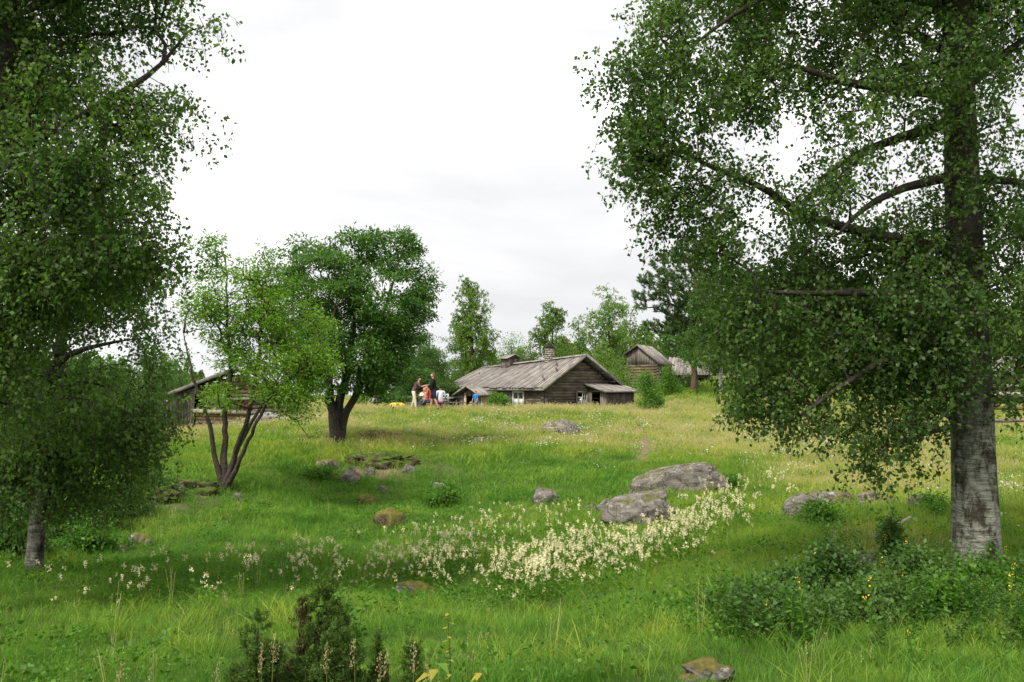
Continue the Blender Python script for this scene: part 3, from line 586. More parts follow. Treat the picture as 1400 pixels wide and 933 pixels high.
# candidate points over the strip of meadow the photograph shows, denser near the viewer
def candidates(bands, umax=.8):
    P = []
    for (y0, y1, dens) in bands:
        n = int((y1 ** 2 - y0 ** 2) * umax * dens); y = np.sqrt(rng.uniform(y0 ** 2, y1 ** 2, n)); x = rng.uniform(-umax, umax, n) * y; P.append(np.stack([x, y], 1))
    P = np.concatenate(P); return P
def keepout(P):
    """buildings' floors and big rocks stay clear"""
    k = np.ones(len(P), bool)
    for (ox, oy, rz, x0, x1, y0, y1) in FOOT:
        c, s = math.cos(-rz), math.sin(-rz); dx = P[:, 0] - ox; dy = P[:, 1] - oy; lx = dx * c - dy * s; ly = dx * s + dy * c
        k &= ~((lx > x0) & (lx < x1) & (ly > y0) & (ly < y1))
    return k
FOOT = []
def meadow():
    P = candidates([(3.0, 9, 120), (9, 14, 85), (14, 22, 52), (22, 32, 36), (32, 48, 26), (48, 75, 14), (75, 120, 3)])
    P = P[keepout(P)]; X, Y = P[:, 0], P[:, 1]; Z = H(X, Y); px, py = to_px(X, Y, Z); lu = lush(X, Y); ba = bare(X, Y)
    k = rng.random(len(P)) > ba * 1.0; P, X, Y, Z, px, py, lu = P[k], X[k], Y[k], Z[k], px[k], py[k], lu[k]
    r = rng.random(len(P)); hump = vnoise(X * .9 + 11, Y * .9); big = np.interp(Y, [6, 14, 30, 44, 60, 110], [.55, .62, .75, .75, .9, 1.4]) * (.6 + .8 * hump) * rng.uniform(.7, 1.3, len(P))
    Q = np.stack([X, Y, Z], 1)
    isd = (lu < .32 + .3 * (r - .5)); ism = (~isd) & (lu < .66 + .35 * (rng.random(len(P)) - .5)); isl = ~(isd | ism); near = Y < 20
    wide = np.interp(Y, [6, 20, 60, 110], [1.0, 1.4, 2.6, 4.0])
    def sc_(m, f=1.0): return np.stack([big[m] * wide[m], big[m] * wide[m], big[m]], 1) * f
    lib = {}
    lib['ln'] = lib_grass('lush_near', G['lush'], 30, .13, .22, .006, 4, .55); lib['lf'] = lib_grass('lush_far', G['lush'], 26, .2, .22, .011, 4, .5, 2)
    lib['mn'] = lib_grass('mid_near', G['mid'], 28, .13, .24, .0055, 4, .4, 3, 2, .02); lib['mf'] = lib_grass('mid_far', G['mid'], 26, .2, .24, .01, 4, .4, 2, 1, .035)
    lib['dn'] = lib_grass('dry_near', G['dry'], 26, .13, .25, .0045, 4, .35, 3, 5, .022, 1.35); lib['df'] = lib_grass('dry_far', G['dry'], 28, .2, .22, .008, 4, .4, 2, 3, .03, 1.25)
    for nm, lab, mk, a, b in (('lush_grass', 'soft deep green grass filling the hollow and foreground', isl, 'ln', 'lf'), ('meadow_grass', 'yellow green meadow grass on the gentle slopes', ism, 'mn', 'mf'), ('hay_grass', 'dry golden seeding grass along the upper slope and crest', isd, 'dn', 'df')):
        for sub, kk in ((mk & near, a), (mk & ~near, b)):
            if sub.sum(): scatter(nm, lab, lib[kk], Q[sub], sc_(sub))
meadow()
def ba_(X, Y): return rng.random(len(X)) > bare(X, Y)
def tussocks():
    out = []
    for i in range(4):
        mb = MB(); blades(mb, 46, .16, .29, .006, .75, 3); out.append(tuft_mesh('tussock', mb, None, G['lush'] if i < 2 else G['mid']))
    lib = library('tussock_lib', out); P = candidates([(5, 12, 9), (12, 24, 5), (24, 40, 2.2)]); P = P[keepout(P)]; X, Y = P.T; lu = lush(X, Y); px, py = to_px(X, Y, H(X, Y))
    g = lambda cx, cy, rx, ry: np.exp(-((px - cx) / rx) ** 2 - ((py - cy) / ry) ** 2)
    k = ((vnoise(X * .8 + 3, Y * .8 + 50) * .6 + vnoise(X * 2.1, Y * 2.1 + 5) * .4 > .55) | (g(1180, 850, 260, 80) > .5)) & (rng.random(len(P)) < lu + .2) & (ba_(X, Y)); X, Y = X[k], Y[k]; s = rng.uniform(.6, 1.25, len(X)) * np.interp(Y, [5, 40], [.85, 1.1])
    scatter('grass_tussocks', 'longer arching grass growing in scattered tussocks', lib, np.stack([X, Y, H(X, Y)], 1), s)
tussocks()
def herbs():
    # broad-leaved ground herbs among the grass
    out = []
    for i in range(4):
        mb = MB(); n = 40; a = rng.uniform(0, 6.28, n); r = .2 * np.sqrt(rng.random(n)); P = np.stack([np.cos(a) * r, np.sin(a) * r, rng.uniform(.02, .16, n)], 1); D = P * [1, 1, .2] + rng.normal(size=(n, 3)) * .12; leaf_quads(mb, P, D, .04, .024); me = mb.mesh('herb'); me.materials.append(M['lf_under']); out.append(me)
    lib = library('herb_lib', out); P = candidates([(5, 12, 7), (12, 26, 7), (26, 46, 4)]); P = P[keepout(P)]; X, Y = P.T; lu = lush(X, Y)
    k = (vnoise(X * .7 + 31, Y * .7) * .7 + vnoise(X * 2.3, Y * 2.3) * .3 > .5) & (rng.random(len(P)) < lu); X, Y = X[k], Y[k]; scatter('meadow_herbs', 'low broad leaved herbs mixed into the green grass', lib, np.stack([X, Y, H(X, Y)], 1), rng.uniform(.6, 1.5, len(X)))
    # white clover dots on the slope
    out = []
    for i in range(3):
        mb = MB(); n = 7
        for _ in range(n):
            x, y = rng.normal(size=2) * .16; z = rng.uniform(.12, .25); leaf_quads(mb, np.repeat([[x, y, z]], 5, 0), rng.normal(size=(5, 3)), .022, .02)
        me = mb.mesh('clover'); me.materials.append(G['clover']); out.append(me)
    lib = library('clover_lib', out); P = candidates([(14, 50, 2.2)]); X, Y = P.T; px, py = to_px(X, Y, H(X, Y)); f = lambda cx, cy, rx, ry: np.exp(-((px - cx) / rx) ** 2 - ((py - cy) / ry) ** 2)
    w = f(700, 600, 130, 22) + .7 * f(1120, 610, 130, 40) + .6 * f(1380, 700, 90, 70) + .5 * f(400, 590, 80, 15) + .25 * f(900, 600, 120, 30); k = rng.random(len(P)) < w * (.25 + 1.2 * (vnoise(X, Y) > .5)); X, Y = X[k], Y[k]
    scatter('white_clover', 'tiny white flowers dotted through the slope grass', lib, np.stack([X, Y, H(X, Y) + .05], 1), rng.uniform(.8, 1.4, len(X)))
    # cream meadowsweet
    out = []
    for i in range(6):
        mb = MB(); st = MB(); hh = .3 + .07 * i
        out.append((hh, i))
    meshes = []
    for hh, i in out:
        mb = MB(); tube(mb, [(0, 0, 0), (.01, .01, hh * .5), (.03 * (i - 2.5) / 2, .02, hh)], [.005, .004, .003], 3, False)
        n = 12; z = rng.uniform(.05, hh * .7, n); a = rng.uniform(0, 6.28, n); r = rng.uniform(.02, .13, n); leaf_quads(mb, np.stack([np.cos(a) * r, np.sin(a) * r, z], 1), np.stack([np.cos(a), np.sin(a), -.3 + 0 * a], 1), .07, .03)
        nf = sum(len(q) for q in mb.q)
        for _ in range(rng.integers(2, 4)):
            c = np.array([.03 * (i - 2.5) / 2, .02, hh]) + rng.normal(size=3) * [.03, .03, .03]; m = 16; d = rng.normal(size=(m, 3)); d = unit(d) * rng.random((m, 1)) ** .5 * [.028, .028, .045]; leaf_quads(mb, c + d, rng.normal(size=(m, 3)), .02, .017)
        me = mb.mesh('meadowsweet'); me.materials.append(G['stem']); me.materials.append(G['white']); mi = np.zeros(len(me.polygons), np.int32); mi[nf:] = 1; me.polygons.foreach_set('material_index', mi); meshes.append(me)
    lib = library('meadowsweet_lib', meshes)
    def band(pts, dens, spread, n, name, lab, s=(.7, 1.1)):
        # pts: (px, py of the flower foot, half width px, half height px, weight)
        w = np.array([p[4] for p in pts]); k = rng.choice(len(pts), n, p=w / w.sum()); pt = np.array([p[:4] for p in pts])[k]
        u = np.clip(rng.normal(size=(n, 2)) * .55, -1.3, 1.3); PX = pt[:, 0] + u[:, 0] * pt[:, 2]; PY = pt[:, 1] + u[:, 1] * pt[:, 3]
        XY = []
        for a, b in zip(PX, PY):      # walk along the sight line of that foot until it meets the ground
            d0 = at(a, b, 1.0) - Vector((0, 0, CZ)); ys = np.linspace(7, 45, 140); g_ = H(d0.x * ys, ys); zz = CZ + d0.z * ys; hit = np.argmax(zz < g_)
            if hit: XY.append((d0.x * ys[hit], ys[hit]))
        XY = np.array(XY); X, Y = XY[:, 0] + rng.normal(size=len(XY)) * .05, XY[:, 1] + rng.normal(size=len(XY)) * .12
        fx, fy = to_px(X, Y, H(X, Y)); cl = (vnoise(X * 1.6, Y * 1.6) > .33) & ~((fx > 802) & (fx < 915) & (fy < 752)) & ~((fx > 720) & (fx < 765) & (fy < 712)); X, Y = X[cl], Y[cl]
        scatter(name, lab, lib, np.stack([X, Y, H(X, Y)], 1), rng.uniform(s[0], s[1], len(X)), None, .08)
    band([(1005, 700, 26, 18, .6), (980, 722, 34, 22, .8), (940, 748, 40, 22, .9), (890, 770, 50, 26, 1.0), (820, 785, 60, 26, 1.3), (750, 795, 60, 24, 1.5), (690, 800, 60, 22, 1.3), (630, 800, 60, 20, 1.0), (760, 820, 60, 14, .6), (715, 832, 26, 6, .2), (880, 735, 40, 20, .25), (780, 760, 60, 16, .3)], 1, 1, 1150, 'meadowsweet_bank', 'dense drift of cream meadowsweet plumes across the hollow below the rocks', (.55, .98))
    band([(560, 790, 70, 26, 1.2), (480, 795, 60, 26, .8), (420, 803, 60, 22, .5), (320, 808, 60, 20, .35), (250, 822, 50, 16, .3), (190, 828, 40, 14, .25), (130, 845, 60, 12, .08), (650, 745, 60, 28, .7), (700, 735, 60, 18, .6), (760, 712, 40, 16, .35), (450, 770, 60, 10, .25), (600, 770, 80, 20, .8), (60, 800, 60, 10, .08), (1100, 770, 60, 20, .06)], 1, 1, 700, 'loose_meadowsweet', 'loosely scattered cream meadowsweet plumes left of the dense drift', (.5, .85))
    band([(1062, 690, 14, 5, 1), (1093, 690, 10, 4, .7), (1150, 628, 30, 8, 1.3), (1200, 625, 30, 8, 1.0), (1250, 630, 20, 6, .5), (1130, 622, 20, 5, .5)], 1, 1, 70, 'far_meadowsweet', 'small isolated meadowsweet clumps on the slope behind the birch boughs', (.8, 1.2))
    # yellow flowers at the right foot of the picture
    meshes = []
    for i in range(3):
        mb = MB(); h = .35 + .1 * i; tube(mb, [(0, 0, 0), (.01, 0, h)], [.003, .002], 3, False); n = 8; leaf_quads(mb, np.stack([rng.normal(size=n) * .01, rng.normal(size=n) * .01, rng.uniform(.05, h, n)], 1), rng.normal(size=(n, 3)), .05, .015); nf = sum(len(q) for q in mb.q)
        m = 9; leaf_quads(mb, np.array([.01, 0, h]) + rng.normal(size=(m, 3)) * [.012, .012, .02], rng.normal(size=(m, 3)), .014, .012); me = mb.mesh('buttercup'); me.materials.append(G['stem']); me.materials.append(G['yellow']); mi = np.zeros(len(me.polygons), np.int32); mi[nf:] = 1; me.polygons.foreach_set('material_index', mi); meshes.append(me)
    lib2 = library('yellow_lib', meshes); P = candidates([(6, 22, 5)]); X, Y = P.T; px, py = to_px(X, Y, H(X, Y)); f = lambda cx, cy, rx, ry: np.exp(-((px - cx) / rx) ** 2 - ((py - cy) / ry) ** 2)
    w = f(1380, 860, 50, 40) + .5 * f(1260, 910, 90, 30) + .35 * f(1240, 770, 100, 40) + .25 * f(1080, 910, 90, 30); k = rng.random(len(P)) < w * .8; X, Y = X[k], Y[k]
    scatter('yellow_wildflowers', 'small yellow wildflowers in the grass around the big birch', lib2, np.stack([X, Y, H(X, Y)], 1), rng.uniform(.7, 1.2, len(X)))
herbs()

# ------------------------------------------------------------------ the log buildings
def split_run(a, b, holes):
    """the stretches of a..b left between holes"""
    out = []; s = a
    for (h0, h1) in sorted(holes):
        if h0 > s: out.append((s, min(h0, b)))
        s = max(s, h1)
    if s < b: out.append((s, b))
    return [(u, v) for u, v in out if v - u > .08]
def log_wall(root, p, d, a, b, z0, z1, top=None, holes=(), r=.1, off=0.0, mats=('log',), ends=.22):
    """horizontal logs from z0 to z1 along direction d from point p; top(z) gives the span left under a gable"""
    z = z0 + r + off; k = 0
    while z < z1 - r * .3:
        s0, s1 = a - ends * random.uniform(.7, 1.1), b + ends * random.uniform(.7, 1.1)
        if top is not None:
            t = top(z + r * .6)
            if t is None: break
            if t[0] > a + .02: s0 = t[0]
            if t[1] < b - .02: s1 = t[1]
            if s1 - s0 < .25: break
        for (u, v) in split_run(s0, s1, [(h[0], h[1]) for h in holes if h[2] - r * .6 < z < h[3] + r * .6]):
            mt = random.choice(mats); log('log', (p[0] + d[0] * u, p[1] + d[1] * u, z), (p[0] + d[0] * v, p[1] + d[1] * v, z), r * 1.03, M[mt], root)
        z += 2 * r * .97; k += 1
def board_wall(root, p, d, a, b, z0, ztop, nrm, w=.16, mat='board', holes=(), th=.025, name='board'):
    u = a
    while u < b - .03:
        ww = min(w * random.uniform(.8, 1.2), b - u); c = u + ww / 2; zt = ztop(c) if callable(ztop) else ztop
        hs = [(h[2], h[3]) for h in holes if h[0] < c < h[1]]
        for (s, e) in split_run(z0 - random.uniform(0, .04), zt - random.uniform(0, .03), hs):
            j = random.uniform(0, .012); q = (p[0] + d[0] * c + nrm[0] * j, p[1] + d[1] * c + nrm[1] * j)
            board(name, (q[0], q[1], s), (q[0], q[1], e), ww * .96, th, (nrm[0], nrm[1], 0), M[mat], root, .004)
        u += ww
def roof(root, y0, y1, ridge, eaveL, eaveR, w=.3, mat='shingle', sides='LR', th=.028):
    """plank roof; ridge(y), eaveL(y), eaveR(y) give (x, z)"""
    for side, ef in (('L', eaveL), ('R', eaveR)):
        if side not in sides: continue
        for layer in (0, 1):
            y = y0 + (w * .5 if layer else 0)
            while y < y1 - .04:
                ww = min(w * random.uniform(.85, 1.12), y1 - y); c = y + ww / 2; r_ = ridge(c); e_ = ef(c); dv = Vector((e_[0] - r_[0], 0, e_[1] - r_[1])); nrm = Vector((0, 1, 0)).cross(dv); nrm = nrm if nrm.z > 0 else -nrm; nrm.normalize()
                o = nrm * (layer * th * 1.05 + random.uniform(0, .004)); ext = dv.normalized() * random.uniform(-.07, .07); r0_ = dv.normalized() * .012
                board('roof_board', (r_[0] + o.x + r0_.x, c, r_[1] + o.z + r0_.z), (e_[0] + o.x + ext.x, c, e_[1] + o.z + ext.z), ww * (.97 if layer == 0 else .62), th, nrm, M[mat], root, .008)
                y += ww
def sash(root, p, d, nrm, w, h, panes=(2, 2), mat='white_paint', name='window', curtain=False):
    """glazed casement: frame pieces, bars and panes; p = lower left corner, d = direction along the wall"""
    fr = MB(); t = .035; D = Vector((d[0], d[1], 0)); Nn = Vector((nrm[0], nrm[1], 0)); Pp = Vector(p)
    wn = link(name, None, None, root); wn.location = Pp; wn.rotation_euler = (0, 0, math.atan2(d[1], d[0])); s = 1 if D.cross(Vector((0, 0, 1))).dot(Nn) > 0 else -1
    def bx(x0, x1, z0, z1, y0, y1): box(fr, x0, x1, min(y0 * -s, y1 * -s), max(y0 * -s, y1 * -s), z0, z1)
    bx(0, t, 0, h, -.01, .03); bx(w - t, w, 0, h, -.01, .03); bx(t, w - t, 0, t, -.008, .028); bx(t, w - t, h - t, h, -.008, .028)
    for i in range(1, panes[0]): x = w * i / panes[0]; bx(x - .012, x + .012, t, h - t, 0, .02)
    for j in range(1, panes[1]): z = h * j / panes[1]; bx(t, w - t, z - .012, z + .012, .001, .019)
    f = fr.build('window_frame', M[mat], wn)
    for i in range(panes[0]):
        for j in range(panes[1]):
            g = MB(); x0 = max(t, w * i / panes[0] + .013); x1 = min(w - t, w * (i + 1) / panes[0] - .013); z0 = max(t, h * j / panes[1] + .013); z1 = min(h - t, h * (j + 1) / panes[1] - .013); box(g, x0, x1, .004, .008, z0, z1)
            g.build('pane', M['white_cloth'] if (curtain and j == 0) else M['glass'], wn)
    return wn
M['white_cloth'] = plain_mat('white_curtain', (.62, .6, .58), .9, .08, 15)
def main_house():
    x, y, z, rz = S_HOUSE; root = empty('log_house', (x, y, z), rz); tag(root, 'long low grey log farmhouse with a plank roof and stone chimney, behind the grassy crest', 'house')
    W, L = 5.9, 11.0; up = CZ - z; hw = up + .62; zr = lambda yy: up + 2.42 - .5 * (yy / L) - .08 * math.sin(math.pi * min(1, max(0, yy / L))); rise = zr(0) - hw
    win_g = (2.52, 3.35, up - .78, up + .16); win_l = (2.2, 3.3, up - .68, up + .18); gh = lambda yy: zr(yy)
    mats = ('log',) * 7 + ('log_warm',)
    top = lambda zz: None if zz > zr(0) - .16 else ((0, W) if zz < hw + .05 else ((zz - hw + .16) / rise * W / 2, W - (zz - hw + .16) / rise * W / 2))
    log_wall(root, (0, .02, 0), (1, 0), 0, W, -.35, zr(0) + .1, top, [win_g, (3.42, 5.5, -.5, up + .05)], .095, .09, mats)
    topb = lambda zz: None if zz > zr(L) - .16 else ((0, W) if zz < hw + .05 else ((zz - hw + .16) / (zr(L) - hw) * W / 2, W - (zz - hw + .16) / (zr(L) - hw) * W / 2))
    log_wall(root, (0, L, 0), (1, 0), 0, W, -.35, zr(L), topb, [], .095, .09, ('log',))
    log_wall(root, (0, 0, 0), (0, 1), 0, L, -.35, hw - .02, None, [win_l, (5.95, 7.0, -.5, up - .1)], .095, 0, ('log',))
    log_wall(root, (W, 0, 0), (0, 1), 0, L, -.35, hw - .02, None, [], .095, 0, ('log',))
    board_wall(root, (-.13, 0, 0), (0, 1), 3.42, 5.2, -.3, hw - .12, (-1, 0), .17, 'board_dark')
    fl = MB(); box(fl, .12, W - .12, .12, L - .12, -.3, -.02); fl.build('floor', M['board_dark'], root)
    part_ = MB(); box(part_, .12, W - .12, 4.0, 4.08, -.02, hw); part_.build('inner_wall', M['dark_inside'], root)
    ov = .5; sl_ = rise / (W / 2); eo = .48
    rf = empty('roof', (0, 0, 0)); rf.parent = root
    roof(rf, -ov, L + ov, lambda yy: (W / 2, zr(yy) + .07), lambda yy: (-eo, hw - eo * (zr(yy) - hw) / (W / 2) + .09), lambda yy: (W + eo, hw - eo * (zr(yy) - hw) / (W / 2) + .09), .3)
    for s in (-1, 1):   # barge boards, ridge caps, eave board
        for (yy, nn) in ((-ov - .035, -1), (L + ov + .035, 1)):
            e = (W / 2 + s * (W / 2 + eo)); board('barge_board', (W / 2 - s * .01 * 0 + s * .012, yy, zr(yy) + .07), (e, yy, hw - eo * (zr(yy) - hw) / (W / 2) + .03), .17, .03, (0, nn, 0), M['shingle'], rf)
        board('ridge_cap', (W / 2 + s * .1, -ov, zr(-ov) + .105), (W / 2 + s * .1, L + ov, zr(L + ov) + .105), .2, .025, (s * .5, 0, 1), M['shingle'], rf)
        xe = W / 2 + s * (W / 2 + eo - .06); board('eave_board', (xe, -ov + .02, hw - eo * sl_ - .01), (xe, L + ov - .02, hw - eo * (zr(L) - hw) / (W / 2) - .01), .13, .03, (s, 0, 0), M['shingle'], rf)
        for k in range(3):  # purlins showing under the gable overhang
            t = (k + .6) / 3.2; log('purlin', (W / 2 + s * t * W / 2, -ov + .03, zr(0) - t * rise - .1), (W / 2 + s * t * W / 2, .4, zr(0) - t * rise - .1), .06, M['log'], rf)
    for (fx, fy) in ((.80, .5), (.52, .35), (.72, 10.7), (.35, 10.1), (.3, 1.3)):
        xx = W / 2 - fx * (W / 2 + eo); m = MB(); tube(m, [(xx - .16, fy - .2, zr(fy) - fx * rise + .16), (xx, fy, zr(fy) - fx * rise + .2), (xx + .16, fy + .22, zr(fy) - fx * rise + .27)], [.05, .07, .05], 6); m.build('roof_weight', M['log'], rf, True)
    # corner post boards
    for (cx, cy) in ((-.14, -.02), (-.02, -.14)):
        board('corner_board', (cx, cy, -.3), (cx, cy, hw - .15), .14, .03, (-1, 0, 0) if cx < -.1 else (0, -1, 0), M['board_dark'], root)
    # windows
    w1 = sash(root, (2.3, -.1, up - .76), (1, 0), (0, -1), .0 + .3, .9, (1, 1), 'white_paint') if False else None
    fx0, fx1, fz0, fz1 = win_g
    for (a, b) in (((fx0 - .05, -.1, fz0 - .1), (fx0 - .05, -.1, fz1 + .08)), ((fx1 + .05, -.1, fz0 - .1), (fx1 + .05, -.1, fz1 + .08)), ((fx0 - .1, -.1, fz1 + .03), (fx1 + .1, -.1, fz1 + .03)), ((fx0 - .1, -.1, fz0 - .06), (fx1 + .1, -.1, fz0 - .06))):
        board('window_board', a, b, .1, .035, (0, -1, 0), M['board'], root)
    sash(root, (fx0 + .42, -.05, fz0 + .02), (1, 0), (0, -1), .39, fz1 - fz0 - .06, (2, 2), curtain=True)
    open_ = sash(root, (fx0, -.05, fz0 + .02), (.25, -.97), (-.97, -.25), .36, .62, (1, 1))
    a0, a1, b0, b1 = win_l
    for (a, b) in (((-.1, a0 - .05, b0 - .1), (-.1, a0 - .05, b1 + .08)), ((-.1, a1 + .05, b0 - .1), (-.1, a1 + .05, b1 + .08)), ((-.1, a0 - .1, b1 + .03), (-.1, a1 + .1, b1 + .03)), ((-.1, a0 - .1, b0 - .06), (-.1, a1 + .1, b0 - .06))):
        board('window_board', a, b, .1, .035, (-1, 0, 0), M['white_paint'], root)
    sash(root, (-.06, a0 + .02, b0 + .02), (0, 1), (-1, 0), .52, b1 - b0 - .05, (1, 2), curtain=True); sash(root, (-.06, a0 + .56, b0 + .02), (0, 1), (-1, 0), .52, b1 - b0 - .05, (1, 2), curtain=True)
    # lean-to shed on the gable: sloping roof, open door, board walls
    lt = empty('lean_to', (0, 0, 0)); lt.parent = root
    X0, X1, D = 3.42, 5.68, 1.88; zh = up + .66; zl = up + .24; zt = lambda yy: zh + (zl - zh) * (-yy / D)
    board_wall(lt, (X0, 0, 0), (0, -1), .12, D, -.3, lambda u: zt(-u) - .06, (-1, 0), .17, 'board', [(.37, 1.3, -1, up + .17)])
    board_wall(lt, (0, -D, 0), (1, 0), X0, X1, -.3, zl - .05, (0, -1), .17, 'board_dark')
    board_wall(lt, (X1, 0, 0), (0, -1), .12, D, -.3, lambda u: zt(-u) - .06, (1, 0), .17, 'board_dark')
    for (q, r_) in (((X0 - .03, -.33, -.3), (X0 - .03, -.33, up + .2)), ((X0 - .03, -1.34, -.3), (X0 - .03, -1.34, up + .2)), ((X0 - .03, -.28, up + .22), (X0 - .03, -1.39, up + .22))): board('door_frame', q, r_, .09, .04, (-1, 0, 0), M['board'], lt)
    k = X0 - .3
    while k < X1 + .3:
        board('roof_board', (k + .12, .0, zh + .06), (k + .12, -D - .28 + random.uniform(-.04, .04), zl - .02), .25, .028, (0, -.2, 1), M['shingle'], lt, .006); k += .255
    board('barge_board', (X0 - .33, 0, zh + .04), (X0 - .33, -D - .3, zl - .05), .13, .03, (-1, 0, 0), M['shingle'], lt); board('eave_board', (X0 - .3, -D - .29, zl - .06), (X1 + .3, -D - .29, zl - .06), .07, .025, (0, -1, 0), M['board'], lt)
    # entrance porch on the long side
    po = empty('porch', (0, 0, 0)); po.parent = root; Y0, Y1, PD = 5.27, 8.15, 1.17; ym = 6.72; pr = up + .55; pe = up + .02
    board_wall(po, (0, Y0, 0), (-1, 0), .12, PD, -.3, pe - .02, (0, -1), .17, 'plank_new')
    board_wall(po, (0, Y1, 0), (-1, 0), .12, PD, -.3, pe - .02, (0, 1), .17, 'board')
    zt2 = lambda yy: pe + (pr - pe) * (1 - abs(yy - ym) / (Y1 - ym)) - .05
    board_wall(po, (-PD, 0, 0), (0, 1), Y0, 5.85, -.3, zt2, (-1, 0), .15, 'board'); board_wall(po, (-PD, 0, 0), (0, 1), 7.5, Y1, -.3, zt2, (-1, 0), .15, 'board'); board_wall(po, (-PD, 0, 0), (0, 1), 5.85, 7.5, up - .08, zt2, (-1, 0), .14, 'board')
    m = MB(); box(m, -PD - .08, -PD + .05, 7.28, 7.42, -.3, pe + .12); m.build('post', M['plank_new'], po); m = MB(); box(m, -PD - .08, -PD + .05, 5.27, 5.37, -.3, pe); m.build('post', M['plank_new'], po)
    for s in (-1, 1):
        k = -PD - .38; ye = ym + s * (Y1 - ym + .3)
        while k < .02: 
            board('roof_board', (k + .11, ym, pr + .05), (k + .11, ye + s * random.uniform(-.03, .03), pe - .06), .22, .028, (0, s * .35, 1), M['shingle'], po, .006); k += .225
        board('barge_board', (-PD - .41, ym, pr + .03), (-PD - .41, ye, pe - .08), .1, .03, (-1, 0, 0), M['shingle'], po)
    # chimney on the ridge
    ch = empty('chimney', (W / 2 - .05, 3.3, zr(3.3) - .35)); ch.parent = root; zc = 0.0
    for r_ in range(9):
        n = 9; hgt = .135; rad = .36 - .008 * r_
        for s in range(n):
            a = 2 * math.pi * (s + .5 * (r_ % 2)) / n; m = MB(); wd = .235; dd = .2; jz = random.uniform(-.008, .008)
            V = []; 
            for (u, v, t) in ((-1, -1, 0), (1, -1, 0), (1, 1, 0), (-1, 1, 0), (-1, -1, 1), (1, -1, 1), (1, 1, 1), (-1, 1, 1)):
                lx = u * wd / 2 * (.92 if v > 0 else .6) * random.uniform(.92, 1); ly = rad + (v * dd / 2) + (random.uniform(-.015, .015) if v > 0 else 0) - .08; V.append((lx * math.cos(a) - ly * math.sin(a), lx * math.sin(a) + ly * math.cos(a), zc + t * hgt * .93 + jz))
            m.add(V, [(0, 3, 2, 1), (4, 5, 6, 7), (0, 1, 5, 4), (1, 2, 6, 5), (2, 3, 7, 6), (3, 0, 4, 7)]); m.build('chimney_stone', M['chimney_stone'], ch)
        zc += hgt
    m = MB(); tube(m, [(0, 0, 0), (0, 0, zc)], [.26, .24], 12); m.build('core', M['dark_inside'], ch); m = MB(); tube(m, [(0, 0, zc), (0, 0, zc + .05), (0, 0, zc + .1)], [.33, .36, .33], 14); m.build('cap', M['dark_inside'], ch)
    m = MB(); box(m, -.6, .6, -.55, .55, .06, .12); box(m, -.5, .5, -.47, .47, .14, .2); m.build('collar', M['board_dark'], ch)
    # louvred cupola
    cu = empty('roof_cupola', (W / 2, 8.0, zr(8.0) - .3)); cu.parent = root; q = .46
    for (p_, d_, n_) in (((-q, 0, 0), (0, 1), (-1, 0)), ((q, 0, 0), (0, 1), (1, 0)), ((0, -q, 0), (1, 0), (0, -1)), ((0, q, 0), (1, 0), (0, 1))): board_wall(cu, p_, d_, -q, q, 0, lambda u: .86, n_, .13, 'board')
    for s in (-1, 1): board('roof_board', (0, -.62, 1.12), (0, -.62, 1.12 + .001), .01, .01, (0, 0, 1), M['shingle'], cu) if False else None
    for s in (-1, 1):
        k = -.66
        while k < .6: board('roof_board', (0, k + .11, 1.13), (s * .68, k + .11, .84), .215, .025, (s * .4, 0, 1), M['shingle'], cu, .003); k += .22
    m = MB(); m.add([(-q, -q + .02, .84), (q, -q + .02, .84), (0, -q + .02, 1.1), (-q, q - .02, .84), (q, q - .02, .84), (0, q - .02, 1.1)], None, [(0, 1, 2), (3, 5, 4)]); m.build('gable', M['board_dark'], cu)
main_house()
